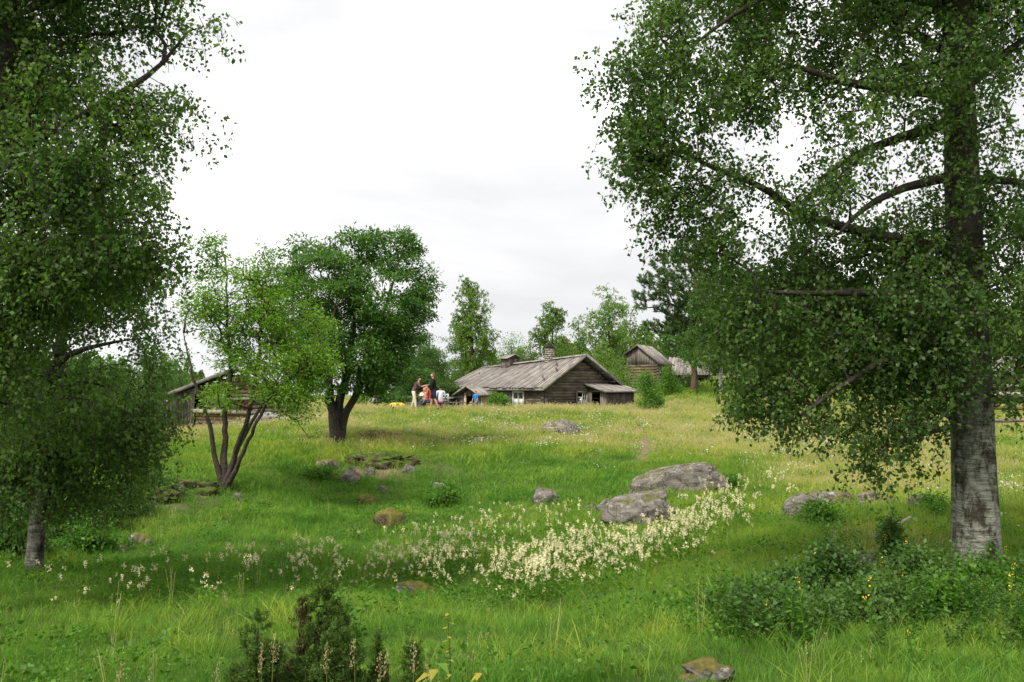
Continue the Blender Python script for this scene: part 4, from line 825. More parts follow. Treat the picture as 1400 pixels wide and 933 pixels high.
def left_hut():
    x, y, z, rz = S_HUT; root = empty('log_hut', (x, y, z), rz); tag(root, 'grey log hut with pale plank roof, half hidden behind the many-stemmed tree', 'hut')
    up = CZ - z; W, L = 5.1, 6.2; hw = up + .1; zr = up + 1.15; xr = 2.6
    dp = lambda px: (at(px, 550, 43).x - x) / math.cos(rz) / 1.0
    hole1 = (dp(264), dp(275), up - .62, up - .1); hole2 = (dp(320), dp(339), up - .7, up - .12)
    top = lambda zz: None if zz > zr - .12 else ((0, W) if zz < hw else ((zz - hw + .12) / (zr - hw) * xr, W - (zz - hw + .12) / (zr - hw) * (W - xr)))
    log_wall(root, (0, 0, 0), (1, 0), .8, W, -.3, zr, lambda zz: (None if top(zz) is None else (max(.85, top(zz)[0]), top(zz)[1])), [hole1, hole2], .085, 0, ('log', 'log', 'log_warm'), .16)
    board_wall(root, (0, -.06, 0), (1, 0), 0, .78, -.3, lambda u: hw + u * .3, (0, -1), .12, 'board')
    log_wall(root, (0, 0, 0), (0, 1), 0, L, -.3, hw, None, [], .085, .08, ('log',)); log_wall(root, (W, 0, 0), (0, 1), 0, L, -.3, hw, None, [], .085, .08, ('log',)); log_wall(root, (0, L, 0), (1, 0), 0, W, -.3, zr, top, [], .085, 0, ('log',))
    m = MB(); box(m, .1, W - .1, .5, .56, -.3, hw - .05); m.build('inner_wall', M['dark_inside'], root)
    log('beam', (dp(279), -.12, up - .12), (dp(346), -.12, up - .2), .07, M['log_pale'], root); log('beam', (dp(262), -.14, up - .7), (dp(344), -.14, up - .8), .09, M['log_pale'], root)
    board_wall(root, (0, -.04, 0), (1, 0), hole2[0], hole2[1], hole2[2], hole2[3], (0, -1), .14, 'red_board', (), .03, 'door_board')
    rf = empty('roof', (0, 0, 0)); rf.parent = root; roof(rf, -.45, L + .4, lambda yy: (xr, zr + .06), lambda yy: (-.35, hw - .08), lambda yy: (W + .35, hw - .08), .28)
    for e in (-.35, W + .35): board('barge_board', (xr, -.48, zr + .05), (e, -.48, hw - .1), .15, .03, (0, -1, 0), M['shingle'], rf)
    # board fence running on from the hut's corner
    fr = empty('board_fence', (x, y, 0)); tag(fr, 'fence of grey upright boards joining the hut on the left edge of the meadow', 'fence')
    p0 = at(240, 560, 42.4); p1 = at(176, 560, 39.5); d = (p1 - p0); d.z = 0; n = int(d.length / .15); d.normalize(); nr = (d.y, -d.x, 0) if -d.x < 0 else (-d.y, d.x, 0)
    for i in range(n):
        q = p0 + d * (i * .15); g_ = gz(q.x, q.y); t = CZ - .22 - .004 * i + random.uniform(-.05, .04) - 0; board('board', (q.x - x, q.y - y, g_ - .1), (q.x - x + random.uniform(-.02, .02), q.y - y, t), .125, .025, nr, M['board'], fr, .006)
    for zz in (.45, 1.0): 
        q = p0 + d * (n * .15); board('rail', (p0.x - x - nr[0] * .05, p0.y - y - nr[1] * .05, gz(p0.x, p0.y) + zz), (q.x - x - nr[0] * .05, q.y - y - nr[1] * .05, gz(q.x, q.y) + zz), .09, .04, nr, M['board_dark'], fr)
left_hut()
def granary():
    x, y, z, rz = S_GRAN; root = empty('granary', (x, y, z), rz); tag(root, 'tall narrow two-storey log granary with boarded gable standing behind the house beside the pine', 'granary')
    up = CZ - z; W, L = 2.75, 4.0; zR = up + 2.75; zL = up + 3.55; zr = up + 4.25; xr = 1.0; zb = up + 2.55
    log_wall(root, (0, 0, 0), (1, 0), 0, W, -.3, zb, None, [], .13, 0, ('log', 'log_warm', 'log'), .2); log_wall(root, (0, 0, 0), (0, 1), 0, L, -.3, zb, None, [], .13, .1, ('log',), .2); log_wall(root, (W, 0, 0), (0, 1), 0, L, -.3, zb + .1, None, [], .13, .1, ('log',), .2)
    tz = lambda u: (zL + (zr - zL) * u / xr if u < xr else zr + (zR - zr) * (u - xr) / (W - xr)) - .03
    board_wall(root, (0, -.06, 0), (1, 0), 0, W, zb - .05, tz, (0, -1), .2, 'board'); board_wall(root, (0, L, 0), (1, 0), 0, W, -.3, tz, (0, 1), .2, 'board'); board_wall(root, (-.05, 0, 0), (0, 1), 0, L, zb - .05, zL - .05, (-1, 0), .2, 'board')
    rf = empty('roof', (0, 0, 0)); rf.parent = root; roof(rf, -.3, L + .3, lambda yy: (xr, zr + .05), lambda yy: (-.25, zL - .12), lambda yy: (W + .3, zR - .16), .34, 'shingle')
    board('barge_board', (xr, -.33, zr + .04), (-.25, -.33, zL - .14), .15, .03, (0, -1, 0), M['board_dark'], rf); board('barge_board', (xr, -.33, zr + .04), (W + .3, -.33, zR - .18), .15, .03, (0, -1, 0), M['shingle'], rf)
    x, y, z, rz = S_SHED; root = empty('storage_shed', (x, y, z), rz); tag(root, 'low grey shed with pale sagging plank roof glimpsed between the pine and birch trunks', 'shed')
    up = CZ - z; W, L = 3.4, 3.0; hw = up + 2.0; zr = up + 3.5     # ridge runs along x: local frame turned a quarter
    tz = lambda u: hw + (zr - hw) * (1 - abs(u - L / 2) / (L / 2)) - .03
    board_wall(root, (0, 0, 0), (1, 0), 0, W, -.3, hw, (0, -1), .2, 'board_dark', [(2.5, 3.0, -1, hw - .5)]); board_wall(root, (0, 0, 0), (0, 1), 0, L, -.3, tz, (-1, 0), .2, 'board_dark'); board_wall(root, (W, 0, 0), (0, 1), 0, L, -.3, tz, (1, 0), .2, 'board_dark'); board_wall(root, (0, L, 0), (1, 0), 0, W, -.3, hw, (0, 1), .2, 'board_dark')
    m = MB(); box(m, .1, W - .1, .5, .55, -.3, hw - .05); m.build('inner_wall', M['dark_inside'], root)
    rf = empty('roof', (0, 0, 0)); rf.parent = root
    for s, ye in ((-1, -.4), (1, L + .4)):
        k = -.3
        while k < W + .3: board('roof_board', (k + .15, L / 2, zr + .05), (k + .15, ye, hw - .2), .29, .03, (0, s * .6, 1), M['shingle'], rf, .01); k += .3
    x, y, z, rz = S_RIGHT; root = empty('log_barn', (x, y, z), rz); tag(root, 'pale weathered log barn partly hidden behind the big birch at the right edge', 'barn')
    up = CZ - z; W, L = 6.0, 5.0; hw = up + .95; zr = up + 2.3
    top = lambda zz: None if zz > zr - .14 else ((0, W) if zz < hw else ((zz - hw + .14) / (zr - hw) * W / 2, W - (zz - hw + .14) / (zr - hw) * W / 2))
    for yy in (0, L): log_wall(root, (0, yy, 0), (1, 0), 0, W, -.3, zr, top, [(2.4, 3.4, -1, 1.2)] if yy == 0 else [], .12, 0, ('log_pale', 'log_pale', 'log'), .25)
    for xx in (0, W): log_wall(root, (xx, 0, 0), (0, 1), 0, L, -.3, hw, None, [], .12, .1, ('log_pale',), .25)
    rf = empty('roof', (0, 0, 0)); rf.parent = root; roof(rf, -.4, L + .4, lambda yy: (W / 2, zr + .05), lambda yy: (-.4, hw - .12), lambda yy: (W + .4, hw - .12), .3)
granary()

# ------------------------------------------------------------------ the trees of the foreground
def big_birch():
    Y = 12.2; tr = tpath([(1336, 800), (1334, 740), (1331, 640), (1325, 480), (1318, 300), (1313, 150), (1309, 0), (1306, -200), (1302, -450), (1300, -620)], Y)
    B = [(925, 130, 88, 110, -.6), (885, 200, 44, 64, -.8), (930, 40, 80, 60, -.4), (1020, 90, 130, 110, .3), (1120, 190, 130, 120, -.5), (1170, 50, 140, 110, .4), (985, 290, 74, 62, -.6), (1085, 335, 115, 85, .6), (1195, 385, 120, 82, .2),
         (1125, 450, 88, 56, -.3), (1210, 490, 95, 48, .5), (1270, 330, 80, 170, .9), (1380, 160, 90, 170, .3), (1400, 360, 80, 120, -.3), (1420, 480, 70, 50, .2), (1010, 425, 40, 80, -.6), (1022, 520, 20, 45, -.7), (1130, 540, 60, 22, -.8),
         (1360, 540, 70, 26, -.6), (1280, 470, 70, 55, -.9), (1300, 60, 90, 90, -1.0), (1180, -90, 260, 110, 0), (1400, -100, 220, 120, 0), (980, -60, 130, 70, 0), (1310, -330, 230, 150, 0), (1300, -520, 120, 110, 0)]
    P = in_blobs(B, 3500, Y, .41, 0, .25, 2)
    px, py = to_px(P[:, 0], P[:, 1], P[:, 2])
    keep = ~((np.abs(px - 1325) < 40) & (P[:, 1] < Y) & (py > 560) & (rng.random(len(P)) < .3)) & ~((px > 1290) & (py > 560))
    cl = vnoise(P[:, 0] * 2.1 + 4, P[:, 2] * 2.1 + P[:, 1] * 1.1); top = (py < 360) & (px > 930) & (cl < .33); P = P[keep & ~top]
    qx, qy = to_px(P[:, 0], P[:, 1], P[:, 2]); P = P[~np.any([((qx - w_[0]) / w_[2]) ** 2 + ((qy - w_[1]) / w_[3]) ** 2 < rng.uniform(.5, 1.1, len(P)) for w_ in ((1020, 190, 50, 34), (1090, 215, 40, 20), (1275, 100, 18, 26), (1240, 165, 22, 14), (1375, 230, 18, 26), (985, 45, 18, 14), (1000, 262, 30, 14), (1390, 90, 14, 20))], axis=0)]
    P = np.vstack([P, in_blobs([(1012, 430, 32, 80, -.5), (1024, 530, 18, 45, -.6), (1100, 565, 55, 24, -.7), (1080, 520, 60, 30, -.3)], 85, Y, 0), in_blobs([(1235, 575, 66, 26, -.6), (1195, 625, 36, 24, -.7), (1165, 585, 40, 22, -.3), (1240, 615, 30, 22, -.4)], 48, Y, 0), in_blobs([(850, 120, 24, 50, -.6), (880, 210, 40, 50, -.6), (915, 290, 34, 40, -.4)], 45, Y, 0), in_blobs([(1320, 430, 60, 70, -.75), (1300, 520, 50, 40, -.7), (1250, 460, 70, 80, -.6), (1320, 200, 70, 160, -.6), (1310, 60, 60, 60, -.6)], 140, Y, 0), in_blobs([(1120, 450, 110, 70, .8), (1230, 500, 90, 60, .9), (1180, 360, 110, 60, 1.0)], 260, Y, .2)])
    LB = [(tpath(q, Y, False), rr, .12) for q, rr in (([(1318, 132, 0), (1240, 122, -.2), (1185, 120, -.3), (1120, 103, -.5), (1060, 82, -.6)], [.085, .075, .06, .045, .02]), ([(1318, 160, 0), (1245, 185, .2), (1190, 200, .4), (1150, 222, .5), (1118, 246, .5)], [.08, .07, .055, .04, .018]),
        ([(1318, 236, 0), (1230, 258, -.3), (1190, 275, -.5), (1148, 320, -.7)], [.07, .055, .04, .018]), ([(1315, 80, 0), (1262, 54, .3), (1215, 24, .5), (1180, -20, .6)], [.07, .06, .045, .02]), ([(1318, 90, 0), (1245, 84, .7), (1190, 104, 1.1), (1120, 140, 1.4)], [.06, .05, .035, .015]),
        ([(1320, 345, 0), (1190, 322, .5), (1100, 300, .4), (1032, 252, 0), (955, 220, -.3), (900, 165, -.5)], [.08, .07, .06, .045, .03, .012]), ([(1312, -10, 0), (1200, -40, -.4), (1080, -30, -.5), (1000, 20, -.5), (930, 70, -.5)], [.08, .07, .05, .035, .012]),
        ([(1326, 530, 0), (1245, 484, -.4), (1180, 500, -.7), (1130, 545, -.8), (1070, 585, -.8)], [.07, .055, .04, .028, .01]), ([(1322, 425, 0), (1210, 400, -.3), (1110, 402, -.4), (1015, 395, -.5)], [.07, .055, .035, .012]), ([(1328, 578, 0), (1260, 592, -.5), (1195, 622, -.7)], [.045, .03, .01]),
        ([(1316, 120, 0), (1390, 62, .3), (1440, 20, .4)], [.07, .05, .02]), ([(1320, 245, 0), (1400, 246, -.3), (1450, 260, -.3)], [.06, .045, .015]), ([(1328, 545, 0), (1400, 548, .2), (1470, 540, .3)], [.06, .045, .015]), ([(1300, -200, 0), (1200, -230, .4), (1090, -180, .4), (1000, -90, .2)], [.08, .06, .04, .015]))]
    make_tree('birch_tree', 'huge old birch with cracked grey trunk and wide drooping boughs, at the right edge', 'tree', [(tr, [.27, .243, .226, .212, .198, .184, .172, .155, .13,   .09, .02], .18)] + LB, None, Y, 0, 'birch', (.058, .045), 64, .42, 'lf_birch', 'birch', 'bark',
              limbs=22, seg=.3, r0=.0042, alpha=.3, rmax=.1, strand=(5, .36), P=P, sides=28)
big_birch()
def left_trees():
    Y = 10.5; tr = tpath([(-70, 850), (-50, 700), (-34, 560), (-18, 400), (-2, 250), (12, 100), (24, -100), (30, -350)], Y)
    B = [(50, 60, 90, 110, .4), (95, 150, 66, 90, -.3), (40, 260, 90, 90, -.5), (135, 250, 64, 76, .5), (180, 165, 44, 50, 0), (215, 110, 30, 36, .3), (272, 45, 28, 28, 0), (240, 150, 18, 30, .2), (198, 235, 26, 40, -.3), (190, 30, 34, 20, .3), (120, 350, 110, 55, .2), (190, 325, 40, 36, 0), (245, 345, 26, 16, .3), (40, 400, 90, 80, 0), (-60, 200, 120, 250, 0),
         (60, -100, 180, 90, 0), (40, -280, 140, 120, 0), (-40, 500, 80, 100, 0), (180, -50, 90, 50, 0)]
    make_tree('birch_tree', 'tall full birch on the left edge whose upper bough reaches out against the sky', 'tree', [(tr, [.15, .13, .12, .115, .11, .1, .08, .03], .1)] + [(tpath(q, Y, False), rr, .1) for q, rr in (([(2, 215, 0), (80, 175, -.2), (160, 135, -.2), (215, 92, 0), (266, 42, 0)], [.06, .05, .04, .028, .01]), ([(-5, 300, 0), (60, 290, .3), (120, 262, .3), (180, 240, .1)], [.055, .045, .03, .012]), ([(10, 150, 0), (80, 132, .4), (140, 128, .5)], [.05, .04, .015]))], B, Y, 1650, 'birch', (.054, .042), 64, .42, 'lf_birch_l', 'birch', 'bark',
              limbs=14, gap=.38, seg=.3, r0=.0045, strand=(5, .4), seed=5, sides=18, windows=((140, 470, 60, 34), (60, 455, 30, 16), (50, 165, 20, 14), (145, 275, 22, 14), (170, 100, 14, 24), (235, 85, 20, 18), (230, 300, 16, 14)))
    Y = 13.0; tr = tpath([(47, 795), (47, 740), (52, 650), (62, 560), (80, 450), (98, 330), (108, 220), (112, 150)], Y)
    B = [(90, 480, 100, 60, .3), (180, 430, 46, 50, -.2), (212, 400, 24, 34, .2), (110, 580, 110, 60, -.5), (60, 640, 80, 50, .2), (150, 640, 55, 55, .5), (180, 560, 34, 70, -.3), (200, 480, 26, 50, .4), (216, 535, 10, 34, .2), (20, 560, 70, 90, .6), (100, 380, 100, 60, 0), (110, 280, 80, 70, .3), (140, 660, 34, 24, .2), (172, 620, 16, 38, .4), (-30, 620, 60, 60, 0), (30, 690, 50, 26, .8)]
    make_tree('birch_tree', 'smaller drooping birch with a thin scarred trunk standing left of the flower meadow', 'tree', [(tr, [.11, .095, .09, .08, .065, .05, .03, .01], .25)] + [(tpath(q, Y, False), rr, .1) for q, rr in (([(56, 560, 0), (76, 488, -.3), (112, 476, -.4), (165, 466, -.4)], [.06, .05, .035, .015]), ([(84, 440, 0), (120, 424, .3), (165, 412, .4)], [.045, .03, .012]), ([(60, 590, 0), (110, 560, .4), (170, 560, .3)], [.045, .035, .012]))], B, Y, 1050, 'birch', (.054, .042), 58, .42, 'lf_birch_l', 'birch_dark', 'bark',
              limbs=12, gap=.42, seg=.3, r0=.0045, strand=(5, .45), seed=9, sides=14, windows=((140, 468, 62, 36), (58, 458, 34, 18), (75, 505, 16, 10), (185, 500, 24, 12)))
    # many-stemmed light green tree on the bank
    Y = 23.4; b = (306, 672); S = lambda *q: tpath([b] + list(q), Y)
    tr = [(S((294, 620, .1), (287, 580), (272, 545), (258, 500), (250, 455)), [.09, .06, .05, .038, .025, .01], .3), (S((306, 620, .2), (307, 560, .3), (312, 500, .4), (313, 420, .4), (308, 350, .4)), [.105, .07, .055, .04, .025, .01], .3),
          (S((318, 625, -.2), (334, 575, -.3), (346, 510, -.3), (352, 440, -.2), (362, 380, -.2)), [.09, .06, .05, .038, .025, .01], .3), (S((322, 635, .3), (346, 585, .6), (366, 548, .9), (385, 510, 1), (410, 465, 1)), [.09, .055, .045, .035, .022, .01], .3), (S((322, 640, -.3), (350, 580, -.5), (372, 535, -.6), (420, 500, -.6)), [.085, .05, .04, .03, .01], .3)]
    B = [(305, 350, 42, 30), (350, 365, 36, 34, -.4), (280, 400, 34, 40, .4), (330, 410, 60, 34, .3), (385, 425, 50, 40, -.3), (420, 465, 44, 50, .4), (428, 505, 28, 36, -.3), (385, 500, 52, 40, -.5), (325, 500, 56, 46, .3), (345, 455, 60, 36, .4), (400, 545, 46, 24, -.5), (275, 460, 30, 50, .3), (300, 545, 40, 20, -.4), (350, 545, 26, 14, -.7), (412, 575, 16, 20, -.8), (425, 590, 8, 12, -.8)]
    make_tree('spreading_tree', 'light green many-stemmed tree with bare spreading twigs on the bank before the log hut', 'tree', tr, B, Y, 760, 'spray', (.085, .04), 42, .28, 'lf_light', 'bark_grey', 'bark_grey', gap=.42, windows=((270, 500, 26, 60), (350, 475, 20, 16)), seg=.22, r0=.008, alpha=.3, rmax=.06, seed=11, sides=10, bare=.12)
    # round rowan on the crest
    Y = 31.0; b = (463, 608)
    tr = [(S2, R2, .4) for S2, R2 in ((tpath([b, (453, 575), (446, 540), (438, 490), (425, 430), (412, 375)], Y), [.2, .13, .11, .09, .06, .02]), (tpath([b, (462, 570), (466, 530, .3), (478, 470, .4), (488, 400, .4), (490, 345, .4)], Y), [.2, .14, .11, .09, .06, .02]),
          (tpath([b, (472, 565), (490, 525, -.2), (505, 480, -.2), (528, 420, -.2), (545, 360, -.2)], Y), [.19, .12, .1, .08, .05, .02]), (tpath([b, (460, 575, -.3), (452, 535, -.7), (455, 480, -1.0), (460, 420, -1.1)], Y), [.17, .11, .09, .06, .02]))]
    B = [(420, 362, 36, 34, .3), (450, 390, 50, 45, -.6), (492, 352, 42, 34, 0), (538, 352, 42, 36, .2), (565, 395, 28, 34, .3), (520, 410, 55, 45, -.7), (470, 450, 60, 45, .3), (440, 480, 45, 40, -.8), (545, 445, 42, 34, 0), (505, 490, 50, 36, -.5), (430, 520, 40, 26, .5), (540, 500, 30, 34, .4), (520, 530, 26, 20, 0), (470, 530, 40, 16, -.6), (580, 420, 17, 20, 0), (400, 420, 26, 40, .6)]
    make_tree('rowan_tree', 'round dark green rowan with several dark stems rising from one foot on the crest', 'tree', tr, B, Y, 380, 'clump', (.12, .055), 130, .42, 'lf_rowan', 'bark', 'bark', gap=.38, mind=.22, seg=.3, r0=.012, alpha=.3, rmax=.09, seed=21, sides=10)
left_trees()

# ------------------------------------------------------------------ trees farther back
def auto_tree(name, label, px, Y, ytop, wpx, mat, bark='bark', kind='round', ycrown=None, n=90, per=60, leaf=None, gap=.25, crad=None, group=None, cat='tree', lean=0, lobes=7, tr=.012, shape='oval'):
    s = Y / FPX; p = onground(px, Y); yb = to_px(p.x, p.y, p.z)[1]; ytop = min(ytop, yb - .25 * FPX / Y); Hh = (yb - ytop); ycr = ycrown if ycrown else yb - Hh * .22
    path = tpath([(px, yb), (px + lean * .3, yb - Hh * .35), (px + lean * .7, yb - Hh * .7), (px + lean, ytop + 4)], Y)
    B = []; 
    for i in range(lobes):
        t = (i + .5) / lobes; y_ = ycr + (ytop - ycr) * t
        prof = {'oval': math.sin(math.pi * min(1, .16 + .80 * t)) ** .7, 'cone': (1 - t) ** .75 * .95 + .1, 'bush': math.sqrt(max(0, 1 - t ** 2.2)) + .05}[shape]
        w = wpx * prof; hh = (ycr - ytop) / lobes
        for k in (0, 1): B.append((px + lean * t + random.uniform(-.45, .45) * w, y_ + random.uniform(-.3, .3) * hh, w * random.uniform(.5, .75), hh * random.uniform(.75, 1.15), random.uniform(-.4, .4) * w * s, 1.0))
    n = int(n * (1.5 if Y > 40 else 1)); leaf = leaf or (.10 * (Y / 60) ** .6, .075 * (Y / 60) ** .6)
    return make_tree(name, label, cat, [(path, [Hh * s * tr * 1.6, Hh * s * tr * 1.2, Hh * s * tr * .7, .02], .15)], B, Y, n, kind, leaf, per, crad or wpx * s * .3, mat, bark, bark if bark != 'birch_white' else 'bark_grey', group, gap=gap, seg=max(.35, Hh * s * .06), r0=.012, seed=random.randint(0, 90), sides=7)
def back_trees():
    g1 = 'dark leafy trees left of the farmhouse'
    for a in (('broadleaf_tree', 'dark green tree behind the picnic table, leftmost beside the rowan', 520, 66, 478, 36, 'lf_dark'), ('broadleaf_tree', 'dense dark green tree behind the picnic table, second from the rowan', 556, 68, 448, 42, 'lf_dark'),
              ('broadleaf_tree', 'bushy dark green tree directly behind the standing man in black', 586, 70, 455, 36, 'lf_dark'), ('broadleaf_tree', 'dark green tree touching the left end of the farmhouse roof', 630, 90, 452, 40, 'lf_dark'), ('broadleaf_tree', 'low dark green tree filling the gap behind the cream-trousered person', 570, 62, 505, 34, 'lf_dark')):
        auto_tree(*a, kind='clump', n=100, per=110, gap=.15, ycrown=560, group=g1, shape='bush')
    auto_tree('birch_tree', 'slender pale birch rising highest above the left end of the farmhouse roof', 645, 84, 380, 40, 'lf_far', 'bark_grey', 'birch', 515, 240, 66, None, .2, .5, lean=-4, shape='oval', lobes=8)
    auto_tree('birch_tree', 'slim grey-green birch standing behind the stone chimney', 752, 92, 412, 35, 'lf_far', 'bark_grey', 'birch', 500, 170, 60, None, .25, .5, lobes=8, lean=6)
    auto_tree('birch_tree', 'pale loose birch with open crown behind the farmhouse gable', 830, 92, 397, 44, 'lf_far2', 'bark_grey', 'birch', 530, 240, 60, None, .25, .5, lobes=8)
    auto_tree('birch_tree', 'bright green birch leaning beside the granary', 862, 98, 425, 34, 'lf_far', 'bark_grey', 'birch', 530, 180, 60, None, .22, .5)
    auto_tree('birch_tree', 'low airy birch between the chimney and the pale loose birch', 792, 96, 440, 34, 'lf_far', 'bark_grey', 'birch', 530, 150, 60, None, .22, .5)
    g = 'saplings behind the farmhouse roof'
    for (px, Y, yt, w, lab) in ((700, 90, 462, 26, 'light green sapling behind the wooden roof cupola'), (725, 92, 468, 26, 'light green sapling between the cupola and the stone chimney'), (674, 88, 484, 20, 'lowest light green sapling just left of the cupola'), (775, 88, 458, 28, 'light green sapling just right of the stone chimney'), (820, 84, 480, 30, 'leafy sapling showing over the right slope of the farmhouse roof'), (846, 78, 492, 24, 'bright sapling between the farmhouse and the granary')):
        auto_tree('sapling', lab, px, Y, yt, w, 'lf_far2' if px in (700, 674) else 'lf_far', 'bark_grey', 'round', 560, 70, 70, None, .25, .7, g)
    # bushes
    for (px, Y, yt, w, lab, c) in ((887, 56, 514, 23, 'light green leafy bush at the right end of the lean-to', 'lf_bush'), (915, 68, 508, 18, 'light green bush in front of the granary', 'lf_bush'), (1013, 50, 543, 26, 'low rounded green bush alone on the slope right of the white birch trunk', 'lf_bush'), (680, 58, 541, 15, 'small green bush growing beside the farmhouse porch', 'lf_bush'), (935, 74, 520, 24, 'brownish undergrowth bush below the granary shed', 'lf_dark'), (505, 60, 538, 26, 'low green bush under the rowan crown by the far person', 'lf_far')):
        auto_tree('bush', lab, px, Y, yt, w, c, 'bark_grey', 'round', to_px(*onground(px, Y))[1] - 2, 60, 80, (.1, .055), .12, w * Y / FPX * .32, None, 'bush', shape='bush', lobes=4)
    # pine and birches on the knoll
    Y = 72; tr = tpath([(948, 545), (950, 480), (946, 420), (950, 370), (952, 332)], Y)
    B = [(950, 345, 32, 18), (925, 362, 34, 16, .5), (975, 368, 34, 18), (905, 385, 34, 12), (945, 400, 50, 24, -.8), (990, 405, 42, 26, .5), (965, 440, 56, 24, .5), (1010, 430, 40, 30, .6), (885, 405, 24, 7), (930, 425, 36, 12, .6), (980, 430, 34, 16, -.6), (893, 443, 16, 6, .4), (910, 450, 26, 8), (950, 455, 34, 16), (995, 455, 26, 16), (935, 480, 28, 12), (975, 485, 30, 14), (1000, 380, 20, 12), (880, 420, 10, 4)]
    make_tree('pine_tree', 'dark spreading pine with long horizontal boughs beside the granary', 'tree', [(tr, [.22, .19, .16, .1, .03], .15)], B, Y, 1700, 'needle', (.16, .04), 90, .42, 'lf_pine', 'bark_pine', 'bark', gap=.15, seg=.6, r0=.014, alpha=.2, rmax=.1, seed=31, sides=9)
    auto_tree('birch_tree', 'birch with a bright white foot in front of the dark pine', 985, 64, 360, 52, 'lf_dark', 'birch_white', 'birch', 500, 320, 66, (.1, .075), .22, .55, lobes=8)
    auto_tree('broadleaf_tree', 'forked grey-barked tree in front of the low shed', 953, 68, 455, 24, 'lf_dark', 'bark_grey', 'round', 494, 80, 60, None, .3, .5)
    auto_tree('broadleaf_tree', 'dark leafy tree right behind the white-footed birch', 1025, 76, 372, 44, 'lf_dark', 'bark_grey', 'round', 525, 200, 70, None, .15, .8)
    g = 'trees of the wood behind the big birch'; L = ['leftmost', 'second', 'third', 'fourth', 'fifth', 'sixth', 'seventh', 'eighth', 'ninth', 'tenth']
    for i, (px, Y, yt, w) in enumerate(((1045, 96, 430, 34), (1085, 88, 410, 42), (1120, 104, 400, 36), (1150, 84, 400, 44), (1190, 96, 385, 44), (1225, 88, 420, 44), (1262, 100, 400, 40), (1300, 92, 420, 44), (1355, 98, 405, 44), (1405, 90, 430, 46))):
        auto_tree('broadleaf_tree', 'shady green tree of the wood seen through the big birch boughs, %s from the pine' % L[i], px, Y, yt, w, 'lf_dark' if i % 2 else 'lf_far', 'bark_grey', 'round', 528, 130, 60, None, .2, .9, g, shape='oval')
    g = 'trees beyond the left birches'
    for i, (px, Y, yt, w) in enumerate(((-40, 48, 430, 60), (30, 56, 470, 50), (95, 60, 492, 44), (150, 52, 500, 46), (205, 62, 488, 36), (240, 75, 500, 28))):
        auto_tree('broadleaf_tree', 'dark green tree glimpsed beyond the left birches, %s from the left edge' % L[i].replace('leftmost', 'first'), px, Y, yt, w, 'lf_dark', 'bark_grey', 'round', 575, 130, 70, None, .15, .8, g, shape='bush')
    # thicket at the foot of the left birches
    for i, (px, Y, yt, w, lab) in enumerate(((110, 19, 668, 40, 'dark leafy thicket bush under the drooping left birch'), (170, 20.5, 672, 30, 'dark leafy bush beside the hollow under the bank'), (40, 22, 640, 50, 'dark bush behind the thin scarred birch trunk'), (205, 22, 655, 22, 'low dark bush on top of the bank left of the many-stemmed tree'), (-20, 17, 650, 60, 'dark bush cut by the left edge of the view'), (75, 18, 690, 34, 'low green bush between the smaller left birch and the thicket'), (15, 15.5, 715, 30, 'low dark bush left of the smaller birch foot'))):
        auto_tree('bush', lab, px, Y, yt, w, 'lf_dark', 'bark', 'round', to_px(*onground(px, Y))[1] - 1, 90, 80, (.07, .045), .1, .28, None, 'bush', shape='bush', lobes=4, tr=.03)
back_trees()
def far_forest():
    ms = []
    for i in range(3):
        mb = MB(); n = 700; t = rng.random(n); a = rng.uniform(0, 6.28, n); w = np.sin(np.pi * np.clip(.15 + .82 * t, 0, 1)) ** .8 * 1.9 * (.5 + .5 * vnoise(a * 1.3 + i * 9, t * 6)); r = w * np.sqrt(rng.random(n)); P = np.stack([np.cos(a) * r, np.sin(a) * r, .8 + t * 6.2], 1)
        leaf_quads(mb, P, rng.normal(size=(n, 3)), .42, .3); tube(mb, [(0, 0, -.3), (0, 0, 6)], [.12, .03], 5, False); me = mb.mesh('far_tree'); me.materials.append(M['lf_dark'] if i else M['lf_far']); ms.append(me)
    lib = library('far_tree_lib', ms); n = 420; Y = rng.uniform(118, 190, n); X = rng.uniform(-1.05, 1.05, n) * Y; px, py = to_px(X, Y, H(X, Y)); hi = np.interp(px, [200, 330, 420, 540, 640, 760, 900, 1050], [.8, .45, .3, .35, .8, .8, 1.1, 1.6])
    s = hi * rng.uniform(.8, 1.25, n); scatter('distant_forest', 'far low green wood closing the horizon behind the farm', lib, np.stack([X, Y, H(X, Y)], 1), s, None, .03)
far_forest()

